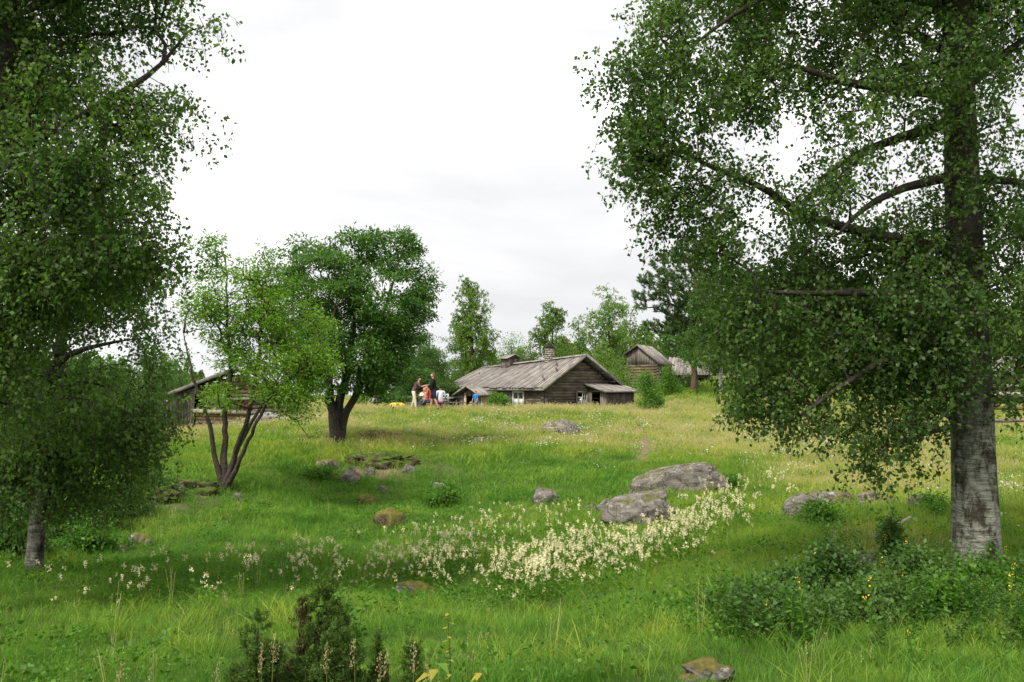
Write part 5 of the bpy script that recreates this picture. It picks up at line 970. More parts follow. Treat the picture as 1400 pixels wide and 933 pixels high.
# ------------------------------------------------------------------ rocks, banks, fallen wood
M['granite'] = rock_mat('grey_granite', (.19, .17, .145), (.12, .12, .03), .36, (.34, .32, .29)); M['granite_moss'] = rock_mat('mossy_granite', (.2, .18, .15), (.16, .14, .035), .52)
M['tussock'] = rock_mat('moss_tussock', (.13, .1, .055), (.15, .14, .03), .55, (.2, .16, .09)); M['soil'] = rock_mat('bare_earth', (.085, .058, .036), (.08, .13, .02), .52, (.16, .12, .075)); M['pale_rock'] = rock_mat('pale_bedrock', (.25, .235, .22), None, .5, (.33, .31, .29))
def rock(label, px, Y, wpx, hpx, mat, depth=.7, lean=0.0, cuts=6, sink=.35, planes=(), rough=.22, name='boulder', cat='rock', seed=0, fine=.05, lift=0, rz=0):
    if Y > 100: Y = ray_ground(px, Y)
    s = Y / FPX; p = onground(px, Y); bm = bmesh.new(); bmesh.ops.create_icosphere(bm, subdivisions=4 if wpx > 40 else 3, radius=1.0)
    R = random.Random(seed * 7 + int(px)); off = Vector((R.uniform(0, 50), R.uniform(0, 50), R.uniform(0, 50))); pl = [(Vector(n_).normalized(), k_) for n_, k_ in planes]
    for _ in range(cuts):
        n = Vector((R.uniform(-1, 1), R.uniform(-1, 1), R.uniform(-.1, 1))).normalized(); pl.append((n, R.uniform(.55, .82)))
    W = wpx * s / 2; Hh = hpx * s / (1 - sink * .5)
    for v in bm.verts:
        c = v.co.copy(); d = 1 + rough * mnoise.noise(c * 1.3 + off) * 1.6; c *= d
        for n, k in pl:
            e = c.dot(n) - k
            if e > 0: c -= n * e * .88
        c += c.normalized() * (fine * mnoise.noise(c * 4.5 + off) + fine * .6 * mnoise.noise(c * 10 + off))
        c.z += lean * c.x * .5; v.co = Vector((c.x * W * 1.12, c.y * W * depth, c.z * Hh * .62))
    zt = max(v.co.z for v in bm.verts)
    for v in bm.verts: v.co.z += hpx * s - zt
    me = bpy.data.meshes.new(name); bm.to_mesh(me); bm.free()
    for f in me.polygons: f.use_smooth = True
    o = link(name, me, M[mat]); o.location = (p.x, p.y, p.z + lift); o.rotation_euler = (0, 0, rz); tag(o, label, cat); return o
rock('large flat-topped grey boulder, the biggest, lying right of the middle of the meadow', 923, 676, 132, 43, 'granite', .6, .35, 5, .3, planes=[((-.25, -.1, 1), .36), ((.1, -1, .15), .55), ((-.9, -.1, .9), .52), ((1, 0, .35), .74), ((.2, .9, .8), .6)], seed=3, fine=.07)
rock('low cracked grey slab just in front of the largest boulder, by the cream flowers', 868, 718, 88, 44, 'granite', .8, .3, 5, .3, planes=[((-.1, -.35, 1), .3), ((-.8, -.6, .5), .6), ((.6, -.9, .3), .6)], seed=5, fine=.1)
rock('jagged dark rock at the left tip of the cracked slab', 830, 700, 34, 18, 'granite', .7, .2, 6, seed=8, fine=.1)
rock('small squarish grey rock standing alone left of the boulders', 743, 691, 33, 24, 'granite', .8, .1, 5, seed=2)
rock('low grey outcrop on the slope right below the farmhouse window', 770, 593, 50, 19, 'granite', .8, -.25, 6, seed=4)
rock('leaning grey rock at the left end of the rocky row beyond the shrubs', 1088, 703, 40, 28, 'granite', .7, .5, 6, seed=6)
rock('low brown-grey rock in the middle of the rocky row', 1135, 692, 56, 21, 'granite_moss', .7, 0, 5, seed=7)
rock('flat brownish rock at the right end of the rocky row', 1195, 689, 50, 18, 'granite_moss', .6, 0, 5, seed=9)
rock('small pale rock alone left of the big birch trunk', 1251, 697, 22, 20, 'granite', .8, .3, 5, seed=10)
rock('pale rock showing among the dark shrubs before the big birch', 1186, 786, 44, 30, 'granite', .7, .1, 5, seed=11)
rock('mossy rock low in the grass at the bottom edge of the view', 962, 926, 70, 26, 'granite_moss', .8, 0, 6, rough=.35, fine=.12, seed=12)
rock('flat stone with orange-brown moss lying in the near grass', 570, 815, 72, 21, 'granite_moss', .55, -.2, 4, seed=13)
rock('small round golden moss tussock below the earth bank', 503, 690, 24, 14, 'tussock', .8, 0, 2, name='moss_tussock', cat='tussock', seed=14)
rock('larger brown moss tussock with dark foot below the earth bank', 534, 718, 38, 22, 'tussock', .9, -.1, 3, name='moss_tussock', cat='tussock', seed=15)
rock('dark split stone at the left end of the earth bank under the rowan', 480, 662, 28, 22, 'granite', .7, .2, 6, seed=16, fine=.1)
rock('small grey stone on the bank top, left of the dark split stone', 447, 643, 30, 15, 'granite_moss', .7, 0, 5, seed=17)
rock('bare brown earth bank with roots below the rowan', 520, 28.9, 74, 18, 'soil', .5, 0, 3, .3, (), .6, 'earth_bank', 'bank', 18, .4)
rock('reddish bare earth bank at the foot of the many-stemmed tree', 268, 22.9, 60, 17, 'soil', .5, .2, 3, .3, (), .6, 'earth_bank', 'bank', 19, .4)
rock('dark earth mound edging the hollow beside the left thicket', 205, 21.6, 60, 24, 'soil', .6, 0, 3, .3, (), .6, 'earth_bank', 'bank', 24, .4)
rock('small brown heap of old hay beside the foot of the rowan', 520, 33.0, 60, 12, 'tussock', .7, -.2, 2, name='hay_heap', cat='heap', seed=20)
rock('grey stones in the grass below the left thicket', 196, 748, 30, 18, 'granite_moss', .8, 0, 5, seed=21)
rock('low pale brown stone left of the grey stones by the thicket', 160, 755, 34, 11, 'granite_moss', .6, 0, 4, seed=22)
rock('low stone beside the thin trunk of the smaller left birch', 75, 722, 28, 22, 'granite_moss', .8, 0, 4, seed=25)
rock('smooth pale bedrock slope beside the log hut', 364, 578, 60, 15, 'pale_rock', .8, -.15, 3, .3, (), .12, seed=23, fine=.02)
rock('flat pinkish stone in the grass below the white-footed birch', 919, 546, 16, 5, 'pale_rock', .8, 0, 3, seed=26)
rock('low pale stone barely showing in the grass in front of the outcrop', 600, 668, 22, 7, 'pale_rock', .6, 0, 3, seed=28)
for a in (('small grey stone just right of the dark split stone', 505, 27.9, 16, 10), ('small angular stone at the right end of the bare earth under the rowan', 560, 28.2, 18, 11), ('small grey stone in the bare earth between the two tussocks', 524, 26.4, 12, 8), ('small stone half buried left of the many-stemmed tree foot', 246, 22.3, 18, 12), ('small dark stone right of the many-stemmed tree foot', 326, 22.8, 16, 9), ('small loose stone left of the jagged dark rock', 806, 22.6, 16, 9)): rock(a[0], a[1], a[2], a[3], a[4], 'granite', .8, .1, 5, name='stone', cat='stone', seed=int(a[1]))
def fallen():
    p = onground(1190, 15.2, .12); q = onground(1242, 16.2, .3); m = MB(); tube(m, [(0, 0, 0), ((q - p) * .5)[:] , (q - p)[:]], [.035, .03, .018], 6); tag(m.build('fallen_branch', M['log_pale'], None, True, p), 'bare grey fallen branch lying among the shrubs left of the big birch', 'branch')
    # low pile of split logs behind the hanging boughs
    p = onground(1250, 40.0); root = empty('log_pile', p); tag(root, 'low pile of pale reddish logs behind the hanging birch boughs', 'log pile')
    for r_ in range(3):
        for k in range(5 - r_): log('log', (-.95 + random.uniform(-.1, .1), k * .24 + r_ * .12, .1 + r_ * .2), (.95 + random.uniform(-.1, .1), k * .24 + r_ * .12, .1 + r_ * .2), .12, M['log_warm' if random.random() < .3 else 'log'], root, 1)
    # rail fence right of the trunk
    p = onground(1352, 27.0); root = empty('rail_fence', p); tag(root, 'old dark rail fence running off to the right behind the big birch trunk', 'fence')
    for k in range(3): g_ = gz(p.x + k * 1.5, 27.0) - p.z; log('post', (k * 1.5 + .1, .1, g_ - .2), (k * 1.5 + .1, .1, g_ + 1.0), .06, M['log'], root)
    zz = at(1380, 548, 27).z - p.z; log('rail', (-.3, 0, zz), (3.6, 0, zz - .02), .06, M['board_dark'], root); log('rail', (-.2, 0.02, zz - .2), (3.6, 0, zz - .26), .05, M['log_warm'], root); log('rail', (-.2, 0.02, zz - .55), (3.6, 0, zz - .5), .05, M['log'], root)
fallen()

# ------------------------------------------------------------------ shrubs and herbs of the foreground
def shrub(label, px, Y, ytop, wpx, mat, leaf, n=60, per=60, shape='bush', name='shrub', cat='shrub', kind='round', crad=None, gap=.32, lobes=4, group=None):
    return auto_tree(name, label, px, Y, ytop, wpx, mat, 'bark', kind, to_px(*onground(px, Y))[1] - 2, int(n * .6), per, leaf, gap, crad or .2, group, cat, random.uniform(-6, 6), lobes, .02, shape)
shrub('tall pointed dark sapling rising above the shrubs left of the big birch', 1216, 12.4, 704, 18, 'lf_dark', (.05, .03), 130, 60, 'cone', 'sapling', 'sapling', crad=.09, lobes=6)
for a in (('dark raspberry shrub below the pale rock, densest of the front shrubs', 1150, 10.4, 758, 60, 'lf_dark', 150), ('dark leafy shrub between the pointed sapling and the big birch foot', 1262, 10.8, 765, 60, 'lf_dark', 140), ('leafy shrub left of the densest front shrub', 1085, 10.2, 792, 56, 'lf_dark', 110),
          ('low shrub at the left end of the front thicket', 1010, 9.6, 832, 50, 'lf_under', 90), ('low broad shrub in front of the densest front shrub', 1190, 9.0, 822, 76, 'lf_dark', 160), ('low dark shrub above the mossy bottom rock', 1060, 8.7, 852, 60, 'lf_dark', 120), ('feathery green shrub around the foot of the big birch', 1335, 10.7, 776, 50, 'lf_under', 120),
          ('low leafy shrub in front of the big birch foot', 1290, 9.2, 818, 66, 'lf_under', 130), ('dark shrub cut by the right edge below the big birch', 1405, 11.5, 790, 50, 'lf_dark', 80), ('leafy plant clump before the rocky row', 1125, 18.5, 690, 34, 'lf_under', 60), ('small dark leafy clump right of the pale lone rock', 1275, 19.5, 692, 24, 'lf_under', 40),
          ('green leafy clump at the right shoulder of the largest boulder', 1000, 25.0, 655, 16, 'lf_under', 30), ('low plants in the hollow below the drooping left birch', 130, 16.8, 712, 44, 'lf_under', 70), ('lush nettle clump on the bank under the rowan', 440, 26.8, 645, 34, 'lf_under', 60), ('lush nettle clump at the foot of the bank, right of the bigger tussock', 600, 24.4, 668, 34, 'lf_under', 60)):
    shrub(a[0], a[1], a[2], a[3], a[4], a[5], (.055, .034) if a[2] < 14 else (.07, .045), a[6], 46)
def undergrowth():
    ms = []
    for i in range(6):
        mb = MB(); hh = .45 + .1 * i; lx, ly = rng.normal(size=2) * .12
        for c_ in range(3):
            ex, ey = lx + rng.normal() * .12, ly + rng.normal() * .12; P0 = np.array([rng.normal() * .05, rng.normal() * .05, -.03]); P1 = np.array([ex, ey, hh * rng.uniform(.7, 1.05)]); mid = (P0 + P1) / 2 - np.array([ex, ey, 0]) * .2; tube(mb, [P0, mid, P1], [.004, .003, .0015], 3, False)
            n = 26; t = np.sort(rng.uniform(.15, 1, n))[:, None]; c = (1 - t) ** 2 * P0 + 2 * t * (1 - t) * mid + t * t * P1; a = np.arange(n) * 2.4 + rng.random(); D = np.stack([np.cos(a), np.sin(a), np.full(n, .1 - .5 * rng.random())], 1); w_ = (1.15 - t[:, 0] * .6)
            for k in range(3): leaf_quads(mb, c + D * .02 * k, D + rng.normal(size=(n, 3)) * .35, .085 * (1 - .2 * k), .032 if i % 2 else .02)
        me = mb.mesh('cane'); me.materials.append(M[('lf_dark', 'lf_dark', 'lf_under')[i % 3]]); ms.append(me)
    lib = library('cane_lib', ms); P = candidates([(7.5, 14, 14), (14, 21, 3)]); X, Y = P.T; px, py = to_px(X, Y, H(X, Y)); g = lambda cx, cy, rx, ry: np.exp(-((px - cx) / rx) ** 2 - ((py - cy) / ry) ** 2)
    w = g(1150, 875, 120, 34) + .9 * g(1290, 865, 110, 34) + .9 * g(1060, 895, 70, 26) + .6 * g(1380, 850, 70, 34) + .5 * g(1230, 825, 60, 14) + .15 * g(1150, 760, 100, 20) + .3 * g(440, 900, 130, 25); k = rng.random(len(P)) < w * .8 * (vnoise(X * 1.7, Y * 1.7) > .3); X, Y = X[k], Y[k]
    scatter('undergrowth', 'tangled leafy canes and weeds between the shrubs at the lower right', lib, np.stack([X, Y, H(X, Y)], 1), rng.uniform(.4, .8, len(X)), None, .2)
    lib = lib_grass('culm_lib', G['dry'], 1, .05, .3, .003, 3, .5, 3, 4, .018, 1.25); P = candidates([(6, 22, .8)]); X, Y = P.T; k = vnoise(X * .7 + 2, Y * .7 + 9) > .45; X, Y = X[k], Y[k]; scatter('seeding_grass_culms', 'thin pale seed stalks standing here and there above the green grass', lib, np.stack([X, Y, H(X, Y)], 1), rng.uniform(.7, 1.15, len(X)))
undergrowth()
def juniper(label, px, Y, ytop, wpx, n, mat='lf_jun', lean=0):
    shape = 'cone'; s = Y / FPX; p = onground(px, Y); yb = to_px(*p)[1]; path = tpath([(px, yb), (px + lean * .5, (yb + ytop) / 2), (px + lean, ytop + 6)], Y); B = []
    for i in range(7):
        t = (i + .5) / 7; w = wpx * ((1 - t) ** .6 * .9 + .12); B.append((px + lean * t + random.uniform(-.5, .5) * w, yb - 4 + (ytop - yb + 4) * t, w * .7, (yb - ytop) / 8, random.uniform(-.3, .3) * w * s))
    return make_tree('juniper_bush', label, 'juniper', [(path, [.014, .011, .007, .003], .1)], B, Y, n, 'needle', (.022, .0045), 60, .055, mat, 'bark', 'bark', gap=.3, seg=.07, r0=.0016, alpha=.2, rmax=.008, seed=random.randint(0, 99), sides=6)
juniper('tallest juniper, leaning right, dark green with a pointed crown at the bottom edge', 428, 6.6, 788, 52, 620, 'lf_jun', 24)
juniper('browned half-dead juniper just left of the tallest juniper', 408, 6.75, 822, 34, 240, 'lf_junb', 8)
juniper('broad low juniper at the left of the juniper group', 352, 6.4, 842, 52, 460)
juniper('low juniper filling the foot of the tallest juniper', 470, 6.2, 856, 60, 520)
juniper('thin spiky juniper right of the juniper group', 514, 6.4, 866, 20, 180, 'lf_jun', 6)
juniper('small juniper tip at the bottom edge, farthest right of the group', 566, 6.3, 880, 26, 190)
M['seed'] = plain_mat('ripe_grass_seed', (.42, .34, .16), .8, .2, 30); M['flower_stem'] = plain_mat('dry_stem', (.2, .2, .07), .8, .2, 20)
def seed_stems():
    for i, (px, Y, yt, k, lab) in enumerate(((166, 5.6, 906, 0, 'leftmost seeding grass stem at the bottom edge'), (206, 5.6, 914, 1, 'seeding grass stem second from the left at the bottom edge'), (358, 5.5, 880, 2, 'dense tan seed head in front of the broad low juniper'), (375, 5.7, 868, -1, 'thin seeding stem just right of the dense tan seed head'), (447, 5.5, 880, 2, 'pale feathery seed head in front of the tallest juniper'),
            (484, 5.6, 876, 4, 'right-leaning feathery seed head beside the thin spiky juniper'), (520, 5.6, 893, 1, 'stiff seeding stem between the spiky juniper and the small one'), (531, 5.7, 886, 6, 'bent seeding stem leaning right over the small juniper'), (566, 5.5, 880, 0, 'upright pale stem rising behind the small juniper tip'), (584, 5.6, 902, 1, 'feathery seed head rightmost of the bottom seed heads'), (300, 5.8, 905, 3, 'slim seeding stem left of the broad low juniper'), (305, 9.5, 808, -8, 'tall thin reddish stem leaning left of the browned juniper'))):
        p = onground(px - k * 3, Y); t = at(px, yt, Y); root = empty('seeding_grass', p); tag(root, lab, 'grass stem', 'seeding grass stems at the bottom edge'); d = np.array(t - p); m = MB(); P = np.array([d * 0, d * .5 + [0.01 * k, 0, 0], d]); tube(m, P, [.0022, .0018, .001], 4, False); m.build('stem', M['flower_stem'], root)
        m = MB(); n = 90; u = rng.random(n); L = min(.16, d[2] * .35); c = d + (u[:, None] - 1) * unit(d) * L; sp_ = .018 * np.sin(np.pi * (.1 + .9 * u)) + .003; D = rng.normal(size=(n, 3)) * .5 + unit(d) * 1.1; off = rng.normal(size=(n, 3)) * sp_[:, None] * .6; leaf_quads(m, c + off, D, .014, .004); m.build('seed_head', M['seed'], root)
    Y = 6.4; p = onground(616, Y); root = empty('yellowing_sapling', p); tag(root, 'thin young sapling with a few yellowing leaves at the bottom edge', 'sapling'); t = np.array(at(612, 838, Y) - p); m = MB(); tube(m, [t * 0, t * .5 + [.01, 0, 0], t], [.004, .003, .0015], 5, False); m.build('stem', M['bark'], root)
    for k in range(16):
        u = .25 + .75 * k / 15; a = k * 2.4; c = t * u; m = MB(); l = random.uniform(.03, .055); dx, dy = math.cos(a), math.sin(a); w = l * .3; e = -l * .25
        m.add([c, c + [dx * l * .45 - dy * w, dy * l * .45 + dx * w, e * .2], c + [dx * l, dy * l, e], c + [dx * l * .45 + dy * w, dy * l * .45 - dx * w, e * .2], c + [dx * l * .5, dy * l * .5, e * .2 - .008]], None, [(0, 1, 4), (1, 2, 4), (2, 3, 4), (3, 0, 4)]); m.build('leaf', M['lf_yellow'], root)
    for (px, Y, s, lab) in ((596, 6.0, 1.3, 'broad pale yellow-green leaf cluster at the bottom edge, left of the yellowing sapling'), (655, 6.1, .8, 'small orange-tipped leaf cluster right of the yellowing sapling')):
        p = onground(px, Y); root = empty('leafy_plant', p); tag(root, lab, 'plant'); hh = .16 * s + .18; m = MB(); tube(m, [(0, 0, -.02), (.01, 0, hh)], [.004, .002], 5, False); m.build('stem', M['flower_stem'], root)
        for k in range(7):
            a = k * .9; c = np.array([.01, 0, hh * (.5 + .5 * k / 6)]); m = MB(); l = .11 * s * random.uniform(.7, 1.1); dx, dy = math.cos(a), math.sin(a); w = l * .25
            m.add([c, c + [dx * l * .45 - dy * w, dy * l * .45 + dx * w, .01], c + [dx * l, dy * l, -.03 * s], c + [dx * l * .45 + dy * w, dy * l * .45 - dx * w, .01], c + [dx * l * .5, dy * l * .5, -.005]], None, [(0, 1, 4), (1, 2, 4), (2, 3, 4), (3, 0, 4)]); m.build('leaf', M['lf_yellow' if k % 3 else 'lf_light'], root)
seed_stems()

# ------------------------------------------------------------------ people on the yard
def cloth(name, c, var=.1): M[name] = plain_mat(name, c, .85, var, 20, .1, .15); return name
M['skin'] = plain_mat('skin', (.55, .3, .2), .55, .06, 12, 0, .3); cloth('black_cloth', (.014, .013, .016)); cloth('navy_cloth', (.02, .022, .045)); cloth('cream_cloth', (.62, .57, .46)); cloth('white_shirt', (.62, .64, .74)); cloth('magenta_cloth', (.34, .02, .16)); cloth('blue_cloth', (.03, .22, .55)); cloth('jean_cloth', (.06, .09, .14))
cloth('pink_cloth', (.6, .34, .28), .4); cloth('dark_print', (.12, .07, .08), .8); cloth('grey_cloth', (.25, .24, .23), .5); cloth('red_print', (.5, .1, .08), .5); cloth('hair_dark', (.02, .013, .009)); cloth('hair_fair', (.42, .27, .1)); cloth('hair_short', (.16, .09, .05)); cloth('shoe', (.03, .03, .03))
def skinned(name, pts, edges, rad, mat, parent, root=0, sub=1):
    me = bpy.data.meshes.new(name); me.from_pydata([tuple(p) for p in pts], edges, []); o = link(name, me, M[mat], parent)
    md = o.modifiers.new('skin', 'SKIN'); md.use_smooth_shade = True; md.branch_smoothing = .4
    if not me.skin_vertices: me.skin_vertices.new() if hasattr(me.skin_vertices, 'new') else None
    lay = me.skin_vertices[0].data
    for i, r in enumerate(rad): lay[i].radius = (r, r) if not isinstance(r, tuple) else r; lay[i].use_root = (i == root)
    s = o.modifiers.new('sub', 'SUBSURF'); s.levels = sub; s.render_levels = sub; return o
def person(label, loc, rz, scale=1.0, pose='stand', top='black_cloth', bottom='navy_cloth', hair='hair_short', long_hair=False, shorts=False, arms=None, bend=0.0, sleeves=.5, hip=None):
    """a figure facing local +Y; joints first, then one skinned surface, clothing over it"""
    root = empty('person', loc, rz); root.scale = (scale,) * 3; tag(root, label, 'person')
    V = Vector; hz = .93 if pose == 'stand' else (.47 if pose == 'sit' else .38)
    if hip: hz = hip
    tl = lambda d: V((0, math.sin(bend) * d, math.cos(bend) * d)); H0 = V((0, 0, hz)); waist = H0 + V((0, 0, .1)) + tl(.06); chest = waist + tl(.25); nb = chest + tl(.15); neck = nb + tl(.04) + V((0, .01, 0)); hd = neck + V((0, .025, .115)); J = {}
    for s, k in ((-1, 'L'), (1, 'R')):
        J['sh' + k] = chest + tl(.12) + V((s * .19, 0, 0)); J['hp' + k] = H0 + V((s * .095, 0, -.03))
        if pose == 'stand': J['kn' + k] = V((s * .11, .03 + (.06 * s if bend else 0), hz * .53)); J['an' + k] = V((s * .13, -.02 + (.16 * s if bend else .05 * s), .09))
        elif pose == 'sit': J['kn' + k] = V((s * .13, .44, hz + .02)); J['an' + k] = V((s * .13, .46, .09))
        else: J['kn' + k] = V((s * .16, .36, hz + .22)); J['an' + k] = V((s * .14, .22, .09))
        el, wr = (arms or {}).get(k, ((s * .26, .03, -.28), (s * .24, .14, -.50))); J['el' + k] = J['sh' + k] + V(el) - V((s * .19 * 0, 0, 0)) ; J['wr' + k] = J['sh' + k] + V(wr)
        J['el' + k].x = J['sh' + k].x + el[0] - s * .19; J['wr' + k].x = J['sh' + k].x + wr[0] - s * .19
    P = [H0, waist, chest, nb, neck, hd - V((0, 0, .045)), hd + V((0, -.008, .035)), hd + V((0, -.01, .085))]; R = [.115, (.125, .1), (.145, .105), .07, .048, (.066, .075), (.078, .092), (.05, .06)]; E = [(0, 1), (1, 2), (2, 3), (3, 4), (4, 5), (5, 6), (6, 7)]
    P.append(hd + V((0, .1, .01))); R.append(.012); E.append((6, 8))        # nose
    for s, k in ((-1, 'L'), (1, 'R')):
        b = len(P); P += [J['sh' + k], J['el' + k], J['wr' + k]]; R += [.052, .04, .027]; E += [(3, b), (b, b + 1), (b + 1, b + 2)]
        d = (J['wr' + k] - J['el' + k]).normalized(); side = d.cross(V((0, 0, 1)) if abs(d.z) < .8 else V((0, 1, 0))).normalized(); palm = J['wr' + k] + d * .06; P.append(palm); R.append((.034, .018)); E.append((b + 2, b + 3)); pi_ = b + 3
        for f, (o_, l_) in enumerate(((-.03, .07), (-.01, .085), (.01, .08), (.03, .062))):
            q = len(P); P += [palm + d * .035 + side * o_, palm + d * (.035 + l_ * .5) + side * o_ + V((0, .012, 0)), palm + d * (.035 + l_) + side * o_ + V((0, .03, 0))]; R += [.0095, .0085, .007]; E += [(pi_, q), (q, q + 1), (q + 1, q + 2)]
        q = len(P); P += [palm - d * .02 + side * .045, palm + d * .03 + side * .065]; R += [.011, .009]; E += [(pi_, q), (q, q + 1)]
        b = len(P); P += [J['hp' + k], J['kn' + k], (J['kn' + k] * .7 + J['an' + k] * .3) - V((0, .02, 0)), J['an' + k], J['an' + k] + V((0, .13, -.045))]; R += [.092, .057, .056, .036, (.04, .028)]; E += [(0, b), (b, b + 1), (b + 1, b + 2), (b + 2, b + 3), (b + 3, b + 4)]
        for ei in (0,): q = len(P); P.append(hd + V((s * .088, -.005, .01))); R.append(.014); E.append((6, q))
    skinned('body', P, E, R, 'skin', root)
    m = MB()   # hair: a cap over the skull
    th = np.linspace(0, 2 * math.pi, 12, endpoint=False); rings = [(.02, .09), (.062, .08), (.09, .045), (.098, .0), (.094, -.035)] + ([(.1, -.12), (.085, -.2)] if long_hair else [])
    for a_, (r_, z_) in enumerate(rings): m.v.append(np.stack([np.cos(th) * r_ * .92, -.028 + np.sin(th) * r_ * (1 if z_ > .02 else .82) - (.03 if z_ < .02 else 0), np.full(12, z_ + .045)], 1) + np.array(hd)); 
    m.n = 12 * len(rings); m.q.append(np.array([(a_ * 12 + j, a_ * 12 + (j + 1) % 12, a_ * 12 + 12 + (j + 1) % 12, a_ * 12 + 12 + j) for a_ in range(len(rings) - 1) for j in range(12)])); m.v.append(np.array([tuple(hd + V((0, -.02, .142)))])); m.t.append(np.array([(j, (j + 1) % 12, m.n) for j in range(12)])); m.build('hair', M[hair], root, True)
    ey = MB()
    for s in (-1, 1): c = hd + V((s * .032, .088, .035)); ey.add([c + V((-.011, 0, 0)), c + V((0, .004, -.007)), c + V((.011, 0, 0)), c + V((0, .004, .007))], [(0, 1, 2, 3)])
    ey.build('eyes', M['hair_dark'], root); mo = MB(); c = hd + V((0, .083, -.055)); mo.add([c + V((-.024, -.004, 0)), c + V((0, .004, -.007)), c + V((.024, -.004, 0)), c + V((0, .004, .006))], [(0, 1, 2, 3)]); mo.build('mouth', M['red_print'], root)
    P = [H0 + V((0, 0, -.08)), H0 + V((0, 0, .04)), waist, chest, nb - tl(.01)]; R = [.165, .155, .15, .16, .085]; E = [(0, 1), (1, 2), (2, 3), (3, 4)]
    for k in ('L', 'R'): b = len(P); t = sleeves; e = J['sh' + k].lerp(J['el' + k], min(1, t * 2)); P += [J['sh' + k], e]; R += [.068, .058]; E += [(4, b), (b, b + 1)]
    if sleeves > .5:
        for i, k in enumerate(('L', 'R')): b = len(P); P.append(J['el' + k].lerp(J['wr' + k], (sleeves - .5) * 2)); R.append(.042); E.append((6 + 2 * i, b))
    skinned('shirt', P, E, R, top, root)
    P = [H0 + V((0, 0, .14)), H0]; R = [.145, .15]; E = [(0, 1)]
    for k in ('L', 'R'):
        b = len(P); P += [J['hp' + k] + V((0, 0, -.02)), J['kn' + k]]; R += [.108, .078 if not shorts else .092]; E += [(1, b), (b, b + 1)]
        if not shorts: P.append(J['an' + k] + V((0, 0, .03))); R.append(.06); E.append((b + 1, b + 2))
    skinned('shorts' if shorts else 'trousers', P, E, R, bottom, root)
    for k in ('L', 'R'):
        sh = MB(); a_ = J['an' + k]; tube(sh, [tuple(a_ + V((0, -.05, -.045))), tuple(a_ + V((0, .04, -.04))), tuple(a_ + V((0, .15, -.055))), tuple(a_ + V((0, .19, -.06)))], [.045, .052, .045, .022], 8); sh.build('shoe', M['shoe'], root, True)
    return root
def W(px, Y, dz=0): return onground(px, Y, dz)
R90 = math.pi / 2
person('standing man in black long-sleeved shirt and navy shorts, tallest figure by the picnic table', W(593, 48.2), R90 * 1.15, 1.0, 'stand', 'black_cloth', 'navy_cloth', 'hair_short', False, True, {'L': ((-.22, .1, -.27), (-.2, .3, -.38)), 'R': ((.22, .1, -.27), (.2, .3, -.38))}, .08, 1.0)
person('person in loose cream trousers and dark print top leaning over the picnic table', W(566, 49.0), -R90 * 1.1, .95, 'stand', 'dark_print', 'cream_cloth', 'hair_dark', False, False, {'L': ((-.22, .2, -.18), (-.2, .45, -.1)), 'R': ((.22, .2, -.2), (.2, .48, -.14))}, .5, .6)
person('fair-haired person seated behind the picnic table facing the viewer', W(581, 51.7), math.pi * .9, .95, 'sit', 'pink_cloth', 'jean_cloth', 'hair_fair', True, False, {'L': ((-.24, .2, -.1), (-.1, .34, .02)), 'R': ((.24, .2, -.16), (.16, .38, -.1))}, .1, .5)
person('seated person in red and white top and jeans, just left of the standing man', W(587, 48.9), R90 * .9, .95, 'sit', 'red_print', 'jean_cloth', 'hair_short', False, False, None, .15, .5, .52)
person('seated person in white shirt and magenta trousers, just right of the standing man', W(602.5, 49.1), .25, .92, 'sit', 'white_shirt', 'magenta_cloth', 'hair_dark', False, False, None, .1, .5, .5)
person('far person in patterned clothes near the rowan trunks', W(515, 55.5), math.pi * .8, .95, 'sit', 'dark_print', 'grey_cloth', 'hair_dark', False, False, None, .2, .5, .62)
person('child in bright blue shirt standing in the farmhouse porch', W(650.5, 64.6), 2.4, .8, 'stand', 'blue_cloth', 'jean_cloth', 'hair_short', False, False, None, .05, .5)
person('small fair child crouching at the foot of the porch', W(643.5, 64.2), 2.9, .62, 'crouch', 'pink_cloth', 'grey_cloth', 'hair_fair', False, False, None, .25, .5)
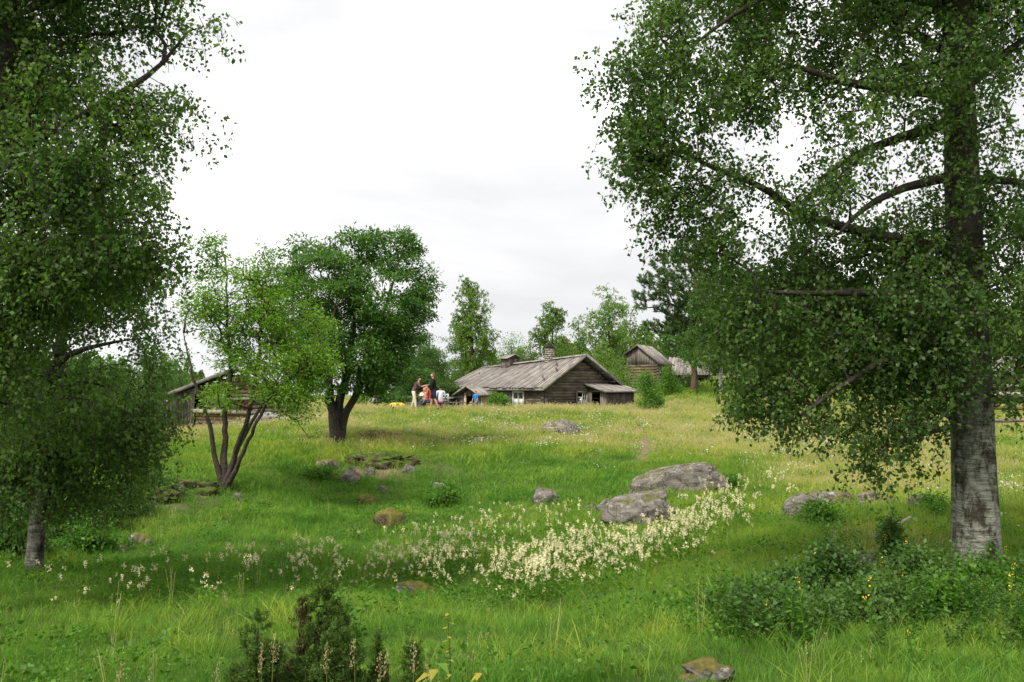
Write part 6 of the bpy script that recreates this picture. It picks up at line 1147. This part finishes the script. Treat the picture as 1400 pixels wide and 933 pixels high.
def yard():
    p = W(597, 50.4); root = empty('picnic_table', p, .03); tag(root, 'grey wooden picnic table with benches on the grassy yard behind the people', 'table')
    for i in range(4): board('table_board', (-1.45, -.33 + .22 * i, .7), (1.45, -.33 + .22 * i, .7), .2, .035, (0, 0, 1), M['board'], root)
    for s in (-1, 1):
        for j in (0, 1): board('bench_board', (-1.45, s * (.72 + .17 * j), .43), (1.45, s * (.72 + .17 * j), .43), .16, .035, (0, 0, 1), M['board'], root)
        for x in (-1.0, 1.0): board('leg', (x, s * .72, -.1), (x, s * .2, .68), .09, .05, (1, 0, 0), M['board_dark'], root)
    for x in (-1.06, 1.06): board('brace', (x, -.9, .39), (x, .9, .39), .08, .04, (1, 0, 0), M['board_dark'], root)
    p2 = p + Vector((-.75, -.05, .72)); m = MB(); tube(m, [(0, 0, 0), (0, 0, .03), (0, 0, .07)], [.08, .13, .15], 12); tag(m.build('white_bowl', M['white_paint'], None, True, p2), 'white bowl on the left part of the picnic table', 'bowl')
    # yellow tub
    p = W(543, 52.0); m = MB(); th = np.linspace(0, 2 * math.pi, 16, endpoint=False); V = []
    for r_, z_ in ((.02, .30), (.2, .29), (.3, .24), (.34, .12), (.36, -.02), (.3, -.02)): V.append(np.stack([np.cos(th) * r_ * 1.25, np.sin(th) * r_ * .8, np.full(16, z_)], 1))
    m.add(np.concatenate(V), [(a * 16 + j, a * 16 + (j + 1) % 16, a * 16 + 16 + (j + 1) % 16, a * 16 + 16 + j) for a in range(5) for j in range(16)]); M['yellow_plastic'] = plain_mat('yellow_plastic', (.75, .55, .05), .45, .08, 5)
    tag(m.build('plastic_tub', M['yellow_plastic'], None, True, p + Vector((0, 0, .12))), 'yellow upturned plastic tub in the grass left of the people', 'tub')
    # white garden chair
    p = W(611, 49.8); root = empty('garden_chair', p, -.5); tag(root, 'white plastic garden chair at the right end of the picnic table', 'chair')
    def pc(nm, *bs):
        m = MB()
        for b in bs: box(m, *b)
        m.build(nm, M['white_paint'], root)
    pc('seat', (-.24, .24, -.22, .24, .4, .43)); pc('backrest', (-.24, -.2, -.26, -.22, .43, .85), (.2, .24, -.26, -.22, .43, .85), (-.19, .19, -.255, -.225, .78, .84), (-.19, .19, -.255, -.225, .62, .68), (-.19, .19, -.255, -.225, .5, .55))
    for x in (-.22, .22):
        for y in (-.2, .22): pc('leg', (x - .02, x + .02, y - .02, y + .02, -.05, .4))
    for x in (-.25, .25): pc('armrest', (x - .025, x + .025, -.22, .2, .62, .65))
yard()
